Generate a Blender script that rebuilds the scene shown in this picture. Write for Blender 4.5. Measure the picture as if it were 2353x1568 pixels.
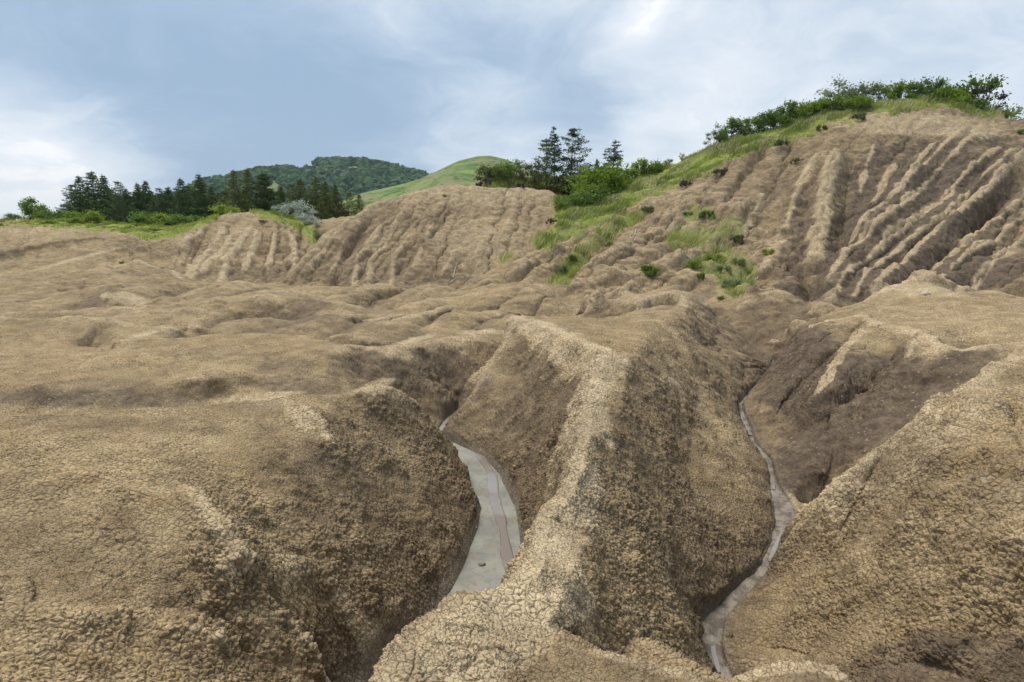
import bpy, math, random
import numpy as np
from mathutils import Vector, geometry

for o in list(bpy.data.objects): bpy.data.objects.remove(o)
scene = bpy.context.scene
COL = scene.collection

# ------------------------------------------------------------------ camera
W0, H0, F = 2353.0, 1568.0, 1561.0          # reference frame the measurements were taken in
PITCH = math.radians(9.24)
cp, sp = math.cos(PITCH), math.sin(PITCH)
cam = bpy.data.cameras.new('camera'); cam.sensor_width = 36.0; cam.lens = 36.0 * F / W0
cam.clip_start = 0.1; cam.clip_end = 20000
camo = bpy.data.objects.new('camera', cam); COL.objects.link(camo)
camo.location = (0, 0, 0); camo.rotation_euler = (math.pi / 2 - PITCH, 0, 0)
scene.camera = camo

# ------------------------------------------------------------------ light
SUN_EL, SUN_AZ = math.radians(68), math.radians(-52)      # azimuth measured from +Y towards +X
sd = bpy.data.lights.new('sun', 'SUN'); sd.energy = 2.5; sd.angle = math.radians(35); sd.color = (1.0, 0.95, 0.87)
so = bpy.data.objects.new('sun', sd); COL.objects.link(so)
sdir = Vector((math.cos(SUN_EL) * math.sin(SUN_AZ), math.cos(SUN_EL) * math.cos(SUN_AZ), math.sin(SUN_EL)))
so.rotation_euler = sdir.to_track_quat('Z', 'Y').to_euler()

scene.view_settings.view_transform = 'Standard'; scene.view_settings.look = 'None'
scene.view_settings.exposure = 0.52; scene.view_settings.gamma = 1.0; scene.view_settings.use_curve_mapping = False

# ---- small node helper
class NT:
    def __init__(s, tree): s.t = tree; s.n = tree.nodes; s.l = tree.links
    def new(s, typ, **kw):
        n = s.n.new(typ)
        for k, v in kw.items(): setattr(n, k, v)
        return n
    def put(s, sock, v):
        if v is None: return
        if isinstance(v, bpy.types.NodeSocket): s.l.new(v, sock)
        else: sock.default_value = v
    def m(s, op, a, b=None, c=None, clamp=False):
        n = s.new('ShaderNodeMath', operation=op, use_clamp=clamp)
        for i, v in enumerate((a, b, c)):
            if v is not None: s.put(n.inputs[i], v)
        return n.outputs[0]
    def v(s, op, a, b=None):
        n = s.new('ShaderNodeVectorMath', operation=op)
        s.put(n.inputs[0], a)
        if b is not None: s.put(n.inputs[1] if op != 'SCALE' else n.inputs['Scale'], b)
        return n.outputs['Value'] if op in ('DOT_PRODUCT', 'LENGTH') else n.outputs[0]
    def noise(s, vec, scale, detail=3, rough=0.55, out='Fac', dist=0.0):
        n = s.new('ShaderNodeTexNoise'); s.put(n.inputs['Vector'], vec)
        n.inputs['Scale'].default_value = scale; n.inputs['Detail'].default_value = detail
        n.inputs['Roughness'].default_value = rough; n.inputs['Distortion'].default_value = dist
        return n.outputs[out]
    def voro(s, vec, scale, feature='F1', out='Distance', rnd=1.0):
        n = s.new('ShaderNodeTexVoronoi', feature=feature); s.put(n.inputs['Vector'], vec)
        n.inputs['Scale'].default_value = scale; n.inputs['Randomness'].default_value = rnd
        return n.outputs[out]
    def step(s, x, a, b, lo=0.0, hi=1.0):
        n = s.new('ShaderNodeMapRange', interpolation_type='SMOOTHSTEP')
        s.put(n.inputs[0], x); s.put(n.inputs[1], a); s.put(n.inputs[2], b)
        n.inputs[3].default_value = lo; n.inputs[4].default_value = hi
        return n.outputs[0]
    def mix(s, f, a, b, mode='MIX'):
        n = s.new('ShaderNodeMix', data_type='RGBA', blend_type=mode)
        s.put(n.inputs[0], f)
        for sock, v in ((n.inputs[6], a), (n.inputs[7], b)):
            s.put(sock, v if isinstance(v, bpy.types.NodeSocket) else (v[0], v[1], v[2], 1.0))
        return n.outputs[2]

def pix_dir(px, py):
    x = (px - W0 / 2) / F; v = (H0 / 2 - py) / F
    return Vector((x, cp + v * sp, -sp + v * cp))

# ------------------------------------------------------------------ sky
world = bpy.data.worlds.new('World'); scene.world = world; world.use_nodes = True
wt = NT(world.node_tree); wt.n.clear()
out = wt.new('ShaderNodeOutputWorld'); bg = wt.new('ShaderNodeBackground')
wt.l.new(bg.outputs[0], out.inputs[0])
sky = wt.new('ShaderNodeTexSky', sky_type='NISHITA'); sky.sun_disc = False
sky.sun_elevation = SUN_EL; sky.sun_rotation = SUN_AZ; sky.air_density = 1.0; sky.dust_density = 1.5
bg.inputs[1].default_value = 0.1
tc = wt.new('ShaderNodeTexCoord'); D = wt.v('NORMALIZE', tc.outputs['Generated'])
sepd = wt.new('ShaderNodeSeparateXYZ'); wt.l.new(D, sepd.inputs[0])
zz = wt.m('ADD', wt.m('MAXIMUM', sepd.outputs[2], 0.0), 0.22)
comb = wt.new('ShaderNodeCombineXYZ')
wt.put(comb.inputs[0], wt.m('DIVIDE', sepd.outputs[0], zz)); wt.put(comb.inputs[1], wt.m('DIVIDE', sepd.outputs[1], zz))
P = comb.outputs[0]
n1 = wt.noise(P, 0.9, 7, 0.56, dist=0.5)
n2 = wt.noise(wt.v('ADD', P, (7.3, 2.1, 4.0)), 2.6, 6, 0.58, dist=0.6)
warp = wt.noise(P, 1.3, 4, 0.5, out='Color')
Dw = wt.v('NORMALIZE', wt.v('ADD', D, wt.v('SCALE', wt.v('SUBTRACT', warp, (0.5, 0.5, 0.5)), 0.22)))
def blob(px, py, rad, src=None):             # soft patch of cloud round a direction; rad in radians
    d = pix_dir(px, py).normalized()
    dt = wt.v('DOT_PRODUCT', src or Dw, tuple(d))
    n = wt.new('ShaderNodeMapRange'); wt.put(n.inputs[0], dt); n.inputs[1].default_value = math.cos(rad); n.inputs[2].default_value = 1.0
    return wt.m('POWER', n.outputs[0], 2.0)
SKYB = [  # px, py, radius, weight   (+ brighter, - darker)
    (2150, 60, .75, .24), (2353, 400, .5, .06), (1950, 130, .22, -.07), (2250, 330, .2, -.07), (1600, -100, .5, .14), (700, -300, .5, .14), (2353, -600, .9, .1),
    (1640, 210, .09, .06), (1455, 25, .05, .22), (1450, 310, .06, .15), (1560, 390, .2, .20), (1070, 310, .16, .18), (1250, 300, .15, .06),
    (40, 450, .22, .42), (-200, 470, .35, .22), (280, 430, .12, .14), (300, 30, .25, .06), (1000, 90, .2, .08), (1020, 380, .2, .14), (650, 390, .2, .06),
    (480, 230, .22, -.19), (700, 275, .20, -.22), (900, 255, .20, -.22), (250, 200, .22, -.14), (1230, 200, .16, -.2), (1420, 250, .12, -.16), (1540, 320, .08, -.08), (1100, 60, .12, -.08),
    (60, 300, .22, -.06), (1000, 170, .16, -.08), (60, 150, .18, -.04), (600, 110, .18, -.05),
]
acc = 0.47
for px, py, r, w in SKYB: acc = wt.m('ADD', acc, wt.m('MULTIPLY', blob(px, py, r), w))
acc = wt.m('ADD', acc, wt.m('MULTIPLY', wt.m('SUBTRACT', n1, 0.5), 0.60))
acc = wt.m('ADD', acc, wt.m('MULTIPLY', wt.m('SUBTRACT', n2, 0.5), 0.24))
acc = wt.m('MULTIPLY_ADD', acc, 1.2, -0.27)
n3 = wt.noise(wt.v('ADD', D, wt.v('SCALE', warp, .35)), 5.0, 9, 0.62, dist=0.8)
acc = wt.m('ADD', acc, wt.m('MULTIPLY', wt.m('SUBTRACT', n3, 0.5), 1.0))
ramp = wt.new('ShaderNodeValToRGB'); wt.l.new(acc, ramp.inputs[0])
cr = ramp.color_ramp; cr.interpolation = 'B_SPLINE'
stops = [(0.0, (.27, .38, .52)), (0.25, (.33, .44, .58)), (0.45, (.45, .545, .66)), (0.68, (.60, .67, .75)), (0.92, (.75, .78, .83)), (1.0, (.90, .90, .91))]
cr.elements[0].position = stops[0][0]; cr.elements[0].color = (*stops[0][1], 1)
cr.elements[1].position = stops[-1][0]; cr.elements[1].color = (*stops[-1][1], 1)
for p_, c_ in stops[1:-1]:
    e = cr.elements.new(p_); e.color = (*c_, 1)
cloudc = wt.v('SCALE', ramp.outputs[0], 8.6)
skymix = wt.mix(0.93, sky.outputs[0], cloudc)
wt.l.new(skymix, bg.inputs[0])

# ------------------------------------------------------------------ numpy helpers
def hash3(ix, iy, iz, seed):
    h = (ix.astype(np.uint32) * np.uint32(374761393)) ^ (iy.astype(np.uint32) * np.uint32(668265263)) ^ (iz.astype(np.uint32) * np.uint32(2147483647)) ^ np.uint32(seed * 144665 + 12345)
    h = (h ^ (h >> np.uint32(13))) * np.uint32(1274126177)
    h = (h ^ (h >> np.uint32(16))) * np.uint32(2246822519)
    h = h ^ (h >> np.uint32(15))
    return (h & np.uint32(0xffffff)).astype(np.float32) / np.float32(0xffffff)
def vnoise2(x, y, seed=0):
    ix = np.floor(x); iy = np.floor(y); fx = (x - ix).astype(np.float32); fy = (y - iy).astype(np.float32)
    ix = ix.astype(np.int64); iy = iy.astype(np.int64); z = np.zeros_like(ix)
    fx = fx * fx * (3 - 2 * fx); fy = fy * fy * (3 - 2 * fy)
    a = hash3(ix, iy, z, seed); b = hash3(ix + 1, iy, z, seed); c = hash3(ix, iy + 1, z, seed); d = hash3(ix + 1, iy + 1, z, seed)
    return (a + (b - a) * fx) * (1 - fy) + (c + (d - c) * fx) * fy
def fbm2(x, y, seed=0, octv=4):
    s = 0; amp = 0.5
    ca, sa = math.cos(.6), math.sin(.6)
    for i in range(octv):
        s = s + amp * (vnoise2(x, y, seed + i * 17) - 0.5); amp *= 0.5
        x, y = (x * ca - y * sa) * 2.03 + 3.1, (x * sa + y * ca) * 2.03 - 1.7
    return s
def smooth(t): t = np.clip(t, 0, 1); return t * t * (3 - 2 * t)

def P_z(px, py, z):
    d = pix_dir(px, py); t = z / d.z; return (d.x * t, d.y * t, z)
def P_Y(px, py, Y):
    d = pix_dir(px, py); t = Y / d.y; return (d.x * t, Y, d.z * t)
def P_h(px, Y, z):
    return ((px - W0 / 2) / F * (Y * cp - z * sp), Y, z)
def to_pix(x, y, z):
    dep = y * cp - z * sp
    return W0 / 2 + F * x / dep, H0 / 2 - F * (y * sp + z * cp) / dep

# ------------------------------------------------------------------ terrain control lines
CTRL = []          # world points
SHARP = []         # polylines of sharp crests (world)
def line(pts, conv, sharp=False, back=None, step=0.018):
    """pts -> world polyline, densified into CTRL. back=(dY, drop): a hidden line behind the crest"""
    w = [conv(*p) for p in pts]
    def dens(w):
        for a, b in zip(w[:-1], w[1:]):
            ra, rb = math.hypot(a[0], a[1]), math.hypot(b[0], b[1])
            L = math.hypot(math.atan2(a[0], a[1]) - math.atan2(b[0], b[1]), math.log(ra) - math.log(rb))
            n = max(1, int(L / step))
            for i in range(n):
                t = i / n; CTRL.append(tuple(a[k] + (b[k] - a[k]) * t for k in range(3)))
        CTRL.append(w[-1])
    dens(w)
    if sharp: SHARP.append(w)
    if back:
        wb = []
        for p in w:
            k = 1 + back[0] / math.hypot(p[0], p[1])
            wb.append((p[0] * k, p[1] * k, p[2] - back[1]))
        dens(wb)
    return w
Z, Y_, Hh = P_z, P_Y, P_h

# --- central pale ridge: crest, plateau edge, far edge
crest = line([(830,1700,-1.72),(860,1630,-1.75),(900,1540,-1.76),(1000,1458,-1.80),(1100,1388,-1.83),(1180,1356,-1.86),(1234,1312,-1.89),(1240,1250,-1.93),
      (1248,1190,-1.93),(1262,1160,-1.9),(1300,1135,-1.9),(1322,1080,-1.86),(1345,970,-1.76),(1352,900,-1.66),(1380,845,-1.57),(1388,815,-1.53),
      (1355,800,-1.53),(1300,775,-1.56),(1240,745,-1.56),(1178,724,-1.56)], Z, sharp=True)
line([(1578,702,-1.7),(1500,742,-1.7),(1475,780,-1.67),(1432,840,-1.63),(1425,900,-1.74),(1405,980,-1.86),(1372,1100,-2.02),(1345,1180,-2.08),(1320,1290,-2.02),(1270,1400,-1.98),(1230,1500,-1.98),(1200,1620,-1.98)], Z)
line([(1188,720,13.0),(1290,722,13.5),(1380,728,14.0),(1430,722,14.5),(1480,706,15.4),(1562,699,15.9)], Y_, back=(1.6, .9))
line([(1300,750,-1.66),(1380,765,-1.70),(1440,745,-1.75)], Z)
# ridge going back with the small cut crater
line([(1480,684,17.4),(1490,670,17.8),(1515,662,18.0),(1548,656,18.3),(1568,672,17.4),(1572,690,16.4)], Y_, sharp=True)
line([(1492,697,16.9),(1520,697,16.8),(1545,693,16.7)], Y_)
line([(1560,658,18.6),(1611,669,18.4),(1656,705,17.8),(1701,747,17.0),(1746,780,16.3),(1786,812,15.6)], Y_, back=(1.2, .75))
line([(1470,20.0,-2.1),(1540,20.6,-2.2),(1600,20.6,-2.4)], Hh)
# slope of the ridge into the right hand gully
line([(1640,760,-2.25),(1600,850,-2.3),(1580,960,-2.45),(1560,1100,-2.5),(1530,1250,-2.6),(1460,1400,-2.55),(1400,1560,-2.5)], Z)
line([(1521,846,-1.95),(1560,900,-2.15)], Z)
# wall of the ridge above the left stream
line([(1172,732,-1.62),(1150,800,-2.0),(1092,900,-2.5),(1050,955,-2.85)], Z)
line([(1200,860,-2.25),(1250,960,-2.4),(1270,1060,-2.5)], Z)
line([(1330,835,-1.8),(1320,960,-2.0),(1285,1080,-2.2)], Z)
# hidden foot of that wall and side arm of the gully behind the nose
line([(1110,11.6,-2.75),(1150,12.6,-2.55),(1190,14.0,-2.35),(1250,15.3,-2.3),(1330,15.8,-2.4),(1440,17.0,-2.5)], Hh)
# --- left stream banks
LSZ = [-3.04,-3.06,-3.08,-3.10,-3.12,-3.14,-3.16,-3.18,-3.2,-3.22,-3.24,-3.26,-3.28,-3.3]
LB = [(1058,935),(1030,957),(999,986),(1022,1029),(1050,1057),(1079,1094),(1086,1126),(1108,1165),(1102,1205),(1087,1245),(1062,1308),(1038,1359),(975,1430),(915,1500)]
RB = [(1066,940),(1050,960),(1013,1004),(1075,1033),(1110,1048),(1144,1086),(1160,1118),(1182,1165),(1190,1200),(1197,1240),(1205,1300),(1212,1350),(1200,1425),(1130,1500)]
lbw = [P_z(x, y, z) for (x, y), z in zip(LB, LSZ)]; rbw = [P_z(x, y, z) for (x, y), z in zip(RB, LSZ)]
# beneath the frame: the channel keeps going, hidden by the crest
lbw.append((lbw[-1][0] - .35, lbw[-1][1] - .7, -3.32)); rbw.append((rbw[-1][0] - .35, rbw[-1][1] - .7, -3.32))
ident = lambda x, y, z: (x, y, z)
line(lbw, ident); line(rbw, ident)
# --- left lump crest
line([(-1500,975,-1.55),(-500,970,-1.65),(0,960,-1.68),(150,955,-1.72),(300,946,-1.74),(450,944,-1.75),(560,925,-1.75),(650,908,-1.73),(720,905,-1.76),
      (800,913,-1.86),(835,893,-1.78),(872,881,-1.76),(905,893,-1.86),(935,917,-2.05),(965,950,-2.32),(1000,995,-2.78),(1018,1022,-3.04)], Z, back=(.9,.62))
line([(-1500,1568,-1.6),(-300,1568,-1.8),(0,1568,-1.88),(200,1568,-2.05),(420,1568,-2.3),(650,1568,-2.7)], Z)
line([(-400,1200,-1.68),(0,1200,-1.80),(200,1190,-1.84),(330,1140,-1.79)], Z)
line([(330,1080,-1.76),(400,1100,-1.77),(450,1160,-1.86),(500,1230,-1.96),(545,1300,-2.1),(590,1350,-2.26),(660,1450,-2.55)], Z)
line([(650,1568,-2.7),(740,1568,-2.86),(850,1560,-3.08)], Z)
line([(930,4.2,-3.3),(890,3.6,-3.15),(820,3.1,-2.95),(720,2.7,-2.7),(600,2.3,-2.3)], Hh)
line([(560,1080,-1.92),(620,1170,-2.1),(700,1280,-2.4)], Z)
line([(640,935,-1.76),(720,970,-1.83),(760,1040,-2.02),(800,1140,-2.3),(850,1250,-2.6)], Z)
line([(150,1330,-1.98),(300,1320,-2.03),(420,1310,-2.08)], Z)
line([(100,1450,-1.93),(300,1450,-2.13),(450,1430,-2.28)], Z)
line([(950,1010,-2.35),(960,1120,-2.6),(950,1250,-2.85),(900,1400,-3.0),(820,1520,-3.05)], Z)
# --- second row (crest about 11 m away) and the back wall of the left gully
line([(-1500,830,-1.7),(-400,810,-1.85),(0,806,-1.93),(120,806,-1.93),(240,804,-1.93),(290,780,-1.90),(340,770,-1.88),(420,777,-1.92),(500,768,-1.92),(610,764,-1.92),(720,782,-1.96),
      (790,792,-1.97),(860,796,-2.0),(905,800,-2.0),(950,782,-1.97),(1040,770,-1.96),(1100,763,-1.95),(1150,768,-1.97)], Z, back=(.8,.3))
line([(-1500,1000,-2.25),(-300,950,-2.28),(0,945,-2.3),(150,950,-2.3),(300,935,-2.3),(450,930,-2.34),(590,915,-2.36)], Z)
line([(-300,900,-2.08),(0,885,-2.07),(100,905,-2.12),(220,890,-2.1),(330,875,-2.08),(440,885,-2.12),(462,905,-2.2)], Z)
line([(470,870,-2.04),(560,880,-2.09),(590,865,-2.06),(600,900,-2.2)], Z)
line([(600,866,-2.05),(680,862,-2.04),(760,870,-2.1),(800,890,-2.3)], Z)
line([(612,900,-2.26),(700,890,-2.26),(780,905,-2.42)], Z)
line([(760,815,-2.0),(790,860,-2.2),(830,880,-2.45)], Z)
line([(905,915,-2.68),(960,950,-2.92),(985,975,-3.0)], Z)
line([(1000,900,-2.65),(1060,880,-2.5),(1110,850,-2.3)], Z)
# --- rolling mounds of the plain, rows going back
ROWS = []
def row(pts, back):
    w = line(pts, Y_, back=back); ROWS.append(w)
    k = [1 - 1.0 * back[0] / math.hypot(q[0], q[1]) for q in w]
    line([(q[0] * m_, q[1] * m_, q[2] - .30 * back[1]) for q, m_ in zip(w, k)], lambda x, y, z: (x, y, z))
    k = [1 - 1.7 * back[0] / math.hypot(q[0], q[1]) for q in w]
    line([(q[0] * m_, q[1] * m_, q[2] - 1.0 * back[1]) for q, m_ in zip(w, k)], lambda x, y, z: (x, y, z))
line([(-1500,770,14),(0,725,14.2),(400,722,14.3),(430,700,14.6)], Y_)
row([(-1500,745,16),(-300,735,16.2),(0,731,16.3),(100,728,16.4),(190,717,16.8),(260,713,17),(330,720,16.8),(450,708,16.4),(530,712,16),(600,722,15.6)], (1.3,.4))
row([(560,728,15.3),(600,719,15.6),(680,719,15.8),(720,699,16.2),(790,695,16.6),(860,703,16.4),(900,697,16.7),(960,686,17.2),(1010,689,17.4),(1060,700,17.0),(1120,706,16.6),(1180,708,16.4)], (1.2,.3))
line([(640,760,12.6),(760,765,12.8),(900,775,12.7)], Y_)
row([(-1500,695,21),(-200,693,21),(40,700,20.5),(110,690,21),(200,668,22),(255,646,22.8),(290,641,23),(330,652,22.8),(390,684,21.5),(460,683,20.6),(540,682,20.4),(600,676,20.4)], (1.8,.5))
row([(600,676,20.2),(660,672,20.4),(720,668,20.6),(770,675,20.4),(800,690,19.2)], (1.4,.5))
row([(820,705,18.2),(900,691,18.8),(960,683,19.2),(1000,676,20.2),(1080,668,20.8),(1150,657,21.2),(1215,645,21.6),(1255,655,21.2),(1288,684,20.4),(1318,722,19.0)], (1.6,.75))
row([(430,668,24),(470,655,25),(540,644,26),(565,645,26),(620,655,25.5),(690,664,25),(760,664,24.5),(850,656,25),(900,658,25),(973,648,25.8),(1028,650,25.6),(1064,663,24.8)], (2.2,.7))
row([(-1500,640,29),(0,643,28),(60,640,28),(110,650,27.5),(160,640,28.5),(185,650,28)], (1.5,.3))
row([(-1500,610,37),(0,606,36),(110,590,37),(200,566,39),(262,535,42)], (1.6,.5))
line([(60,620,32),(150,612,33),(240,640,30),(330,640,30),(420,648,28)], Y_)
line([(240,610,34),(285,600,35),(330,605,34.5),(400,620,34),(415,640,33)], Y_, sharp=True)
line([(330,580,38),(400,545,41),(450,520,43)], Y_)
# --- far left bank with grass and the small mounds
line([(-1500,500,52),(0,510,50),(80,506,50.5),(150,505,51),(230,516,50),(262,530,47),(330,545,46),(420,545,45),(455,525,45.5),(500,492,46.5),(560,481,47),(620,487,46.5),(680,520,45),(725,560,42.5)], Y_)
line([(-1500,480,62),(0,500,60),(230,505,60),(400,515,58),(560,505,56),(700,510,56),(900,480,60),(1100,440,60)], Y_)
line([(0,560,43),(100,560,43),(200,545,44)], Y_)
line([(440,655,34),(520,660,33),(620,655,33)], Y_)
line([(330,598,39),(380,640,34.5)], Y_)
# --- big mound in the middle
line([(636,652,31),(690,603,33.3),(740,549,35.2),(800,506,37.2),(850,470,38.6),(900,446,39.6),(960,431,40),(1020,423,40.4),(1090,420,40.5),(1140,428,40.5),(1200,425,41),(1270,432,41)], Y_, back=(3,1.3))
line([(640,657,30.6),(700,668,30),(780,675,29.5),(900,668,29.5),(1000,665,29.5),(1060,662,29.2),(1100,640,29.6),(1150,605,31),(1205,560,33.5),(1262,500,37),(1285,455,40)], Y_)
line([(900,560,34),(1000,520,35.5),(1100,500,36.5),(1180,490,37.5)], Y_)
# --- right hand hill: silhouette, grass lip, face, foot
sil = line([(1095,412,44),(1140,402,46),(1200,403,47),(1290,406,47),(1350,412,46),(1400,418,45),(1460,408,44),(1500,398,43.5),(1560,373,43),(1620,343,42.5),(1700,312,42),(1800,284,41),(1900,256,40),(2000,238,39.5),(2100,228,39),(2200,236,39),(2260,252,38.5),(2300,272,37.5),(2353,276,36),(2700,300,34),(3600,330,33)], Y_, back=(5,1.2))
line([(1340,520,33.5),(1400,500,34.5),(1450,470,36),(1500,440,37),(1560,420,37.5),(1620,392,38),(1700,352,38.5),(1780,330,38.5),(1850,305,38.5),(1900,282,38.3),(1960,268,38),(2050,256,37.8),(2150,250,37.6),(2240,262,37),(2290,276,36.3),(2353,290,35)], Y_)
line([(1290,470,41),(1330,480,38)], Y_)
line([(1062,655,28.2),(1120,640,28),(1205,640,27.5),(1260,660,26),(1300,690,24.5),(1330,722,22.5)], Y_)
line([(1225,550,32.2),(1300,530,33),(1335,535,32.5)], Y_)
line([(1205,585,30.6),(1300,560,31.5),(1380,530,32)], Y_)
line([(1260,620,28),(1330,590,29),(1400,570,29.5),(1480,560,29.8)], Y_)
line([(1330,720,22.2),(1400,728,21.5),(1460,712,22)], Y_)
line([(1390,640,26),(1440,655,25),(1500,645,25.2),(1560,655,24.4)], Y_)
line([(1560,560,30),(1650,580,28.8),(1740,590,27.5),(1760,640,25)], Y_)
line([(1600,660,23.8),(1660,690,22),(1700,660,23.2),(1800,655,23)], Y_)
line([(1550,470,34),(1650,440,35),(1750,400,36)], Y_)
line([(1900,340,35.5),(2000,330,35.5),(2100,330,35),(2250,330,34)], Y_)
line([(1800,500,31),(1900,480,31),(2050,470,30.5),(2200,460,30),(2353,440,29.5),(3000,440,27)], Y_)
line([(1780,600,26.5),(1900,600,26),(2050,590,25.5),(2200,570,25),(2353,560,24.5),(3000,560,22)], Y_)
line([(1850,690,22),(1920,705,21),(2000,700,20.5),(2150,690,20),(2300,690,19.5),(2353,690,19.2),(3000,700,18)], Y_)
# hillock between the gully head and the hill
line([(1665,708,20.0),(1700,684,20.2),(1750,664,20.4),(1790,662,20.3),(1830,675,20),(1860,700,19.6)], Y_, back=(1.0,.25))
line([(1700,760,18.0),(1760,790,17.2),(1800,790,17.0)], Y_)
line([(1765,766,16.2),(1788,740,16.6),(1815,718,16.9),(1835,711,17),(1858,714,16.8)], Y_, back=(.6,.5))
line([(1866,700,17.4),(1880,686,17.6),(1893,682,17.6),(1908,690,17.5),(1920,702,17.4)], Y_, back=(.7,.6))
# --- right plateau
line([(1860,722,-1.86),(1900,712,-1.78),(1940,700,-1.68),(1975,691,-1.62)], Z, back=(1.0,.8))
line([(1985,688,-1.58),(2005,667,-1.42),(2040,652,-1.30),(2070,645,-1.25),(2105,643,-1.23),(2140,650,-1.27),(2180,661,-1.34),(2277,671,-1.36),(2353,679,-1.38),(2700,700,-1.3),(3600,720,-1.2)], Z, back=(1.6,1.1))
line([(1985,694,-1.61),(2060,692,-1.6),(2140,690,-1.57)], Z)
line([(1870,738,-1.84),(1905,738,-1.78),(1985,730,-1.68),(2008,742,-1.65),(2060,750,-1.63),(2117,764,-1.62),(2150,795,-1.66),(2211,800,-1.64),(2280,793,-1.56),(2353,788,-1.5),(2700,790,-1.4)], Z, sharp=True)
line([(2150,740,-1.6),(2250,745,-1.55),(2353,740,-1.5),(2800,740,-1.4)], Z)
# spurs (raised) and hollows between them on the dark wall
line([(1857,728,-1.9),(1832,742,-2.0),(1815,765,-2.15),(1797,810,-2.45),(1775,850,-2.7)], Z)
line([(1908,742,-1.85),(1863,810,-2.12),(1820,862,-2.45),(1790,910,-2.72)], Z)
line([(1965,770,-1.90),(1925,830,-2.14),(1880,900,-2.48),(1840,960,-2.78)], Z)
line([(1995,752,-1.74),(1947,816,-1.98),(1917,867,-2.18),(1896,906,-2.33),(1863,957,-2.58),(1850,995,-2.8)], Z)
line([(2055,790,-1.84),(2035,850,-2.12),(1985,930,-2.42),(1930,1020,-2.75)], Z)
line([(2115,770,-1.66),(2095,816,-1.8),(2078,858,-1.97),(2070,910,-2.2),(2040,960,-2.42)], Z)
line([(2170,830,-1.95),(2220,830,-1.95),(2290,815,-1.8),(2353,802,-1.72)], Z)
line([(2130,900,-2.1),(2090,960,-2.32)], Z)
# --- right stream banks
RSZ = [-2.85,-2.9,-2.93,-2.95,-2.97,-2.98,-3.0,-3.02,-3.04,-3.06,-3.09,-3.12,-3.14,-3.16,-3.19,-3.22,-3.24,-3.27,-3.3,-3.33,-3.35]
LB2 = [(1780,815),(1760,856),(1723,895),(1693,930),(1697,958),(1711,985),(1722,1018),(1738,1040),(1756,1062),(1768,1094),(1770,1120),(1770,1147),(1780,1194),(1764,1259),(1735,1311),(1670,1362),(1605,1429),(1594,1464),(1617,1511),(1645,1560),(1680,1640)]
RB2 = [(1790,818),(1772,858),(1735,898),(1708,928),(1716,955),(1728,980),(1738,1012),(1756,1034),(1778,1056),(1783,1088),(1792,1117),(1822,1160),(1842,1200),(1820,1247),(1798,1282),(1745,1345),(1680,1409),(1660,1458),(1664,1517),(1690,1564),(1740,1640)]
NW = [.5]*10 + [.7, .8, .9, .85, .7, .65, .8, .9, .9, .8, .8]
LB2, RB2 = ([((1 + k) / 2 * a[0] + (1 - k) / 2 * b_[0], (1 + k) / 2 * a[1] + (1 - k) / 2 * b_[1]) for a, b_, k in zip(LB2, RB2, NW)], [((1 + k) / 2 * b_[0] + (1 - k) / 2 * a[0], (1 + k) / 2 * b_[1] + (1 - k) / 2 * a[1]) for a, b_, k in zip(LB2, RB2, NW)])
l2 = [P_z(x, y, z) for (x, y), z in zip(LB2, RSZ)]; r2 = [P_z(x, y, z) for (x, y), z in zip(RB2, RSZ)]
line(l2, ident); line(r2, ident)
# --- block bottom right
line([(3600,800,-1.1),(2700,800,-1.2),(2353,812,-1.3),(2300,835,-1.33),(2250,868,-1.38),(2200,903,-1.46),(2150,935,-1.55),(2110,965,-1.64),(2050,1010,-1.8),(2000,1050,-1.96),(1950,1087,-2.12),(1900,1132,-2.38),(1865,1185,-2.75),(1850,1215,-3.02)], Z, sharp=True, back=(.75,.7))
line([(1950,1200,-2.5),(1900,1300,-2.85),(1830,1400,-3.05),(1760,1500,-3.15)], Z)
line([(2353,1000,-1.45),(2200,1100,-1.75),(2100,1200,-2.05),(2050,1300,-2.35),(1980,1420,-2.72),(1900,1540,-2.98)], Z)
line([(2500,1150,-1.6),(2353,1250,-1.85),(2250,1400,-2.25),(2150,1550,-2.62)], Z)
line([(3500,1200,-1.5),(2900,1250,-1.65)], Z)
line([(2700,1400,-1.95),(2500,1500,-2.2),(2353,1620,-2.5)], Z)
# near hump at the lower edge
line([(1660,1600,-1.95),(1700,1566,-1.93),(1760,1552,-1.92),(1830,1549,-1.92),(1900,1557,-1.94),(1950,1600,-1.97)], Z, back=(.35,.5))
# ground at the photographer's feet
line([(-3000,2.0,-1.5),(-1000,1.9,-1.62),(0,1.7,-1.66),(800,1.6,-1.68),(1300,1.6,-1.7),(1800,1.7,-1.75),(2400,1.9,-1.9),(4500,2.0,-1.7)], Hh)
line([(-3000,1.0,-1.6),(0,1.0,-1.64),(1300,1.0,-1.66),(2400,1.0,-1.7),(4500,1.0,-1.6)], Hh)
# country beyond
for YY, zz_ in ((75, -1), (130, -4), (300, -10), (900, -16), (4500, -30)):
    line([(-4500,YY,zz_),(0,YY,zz_),(1177,YY,zz_),(2353,YY,zz_),(6500,YY,zz_)], Hh, step=0.1)
line([(-4500,40,-1),(-1500,53,.5)], Hh); line([(6500,30,1),(3600,34,3)], Hh)
line([(-4500,10,-1.8),(-4500,4,-1.8)], Hh); line([(6500,10,-1.4),(6500,4,-1.4)], Hh)

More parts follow.
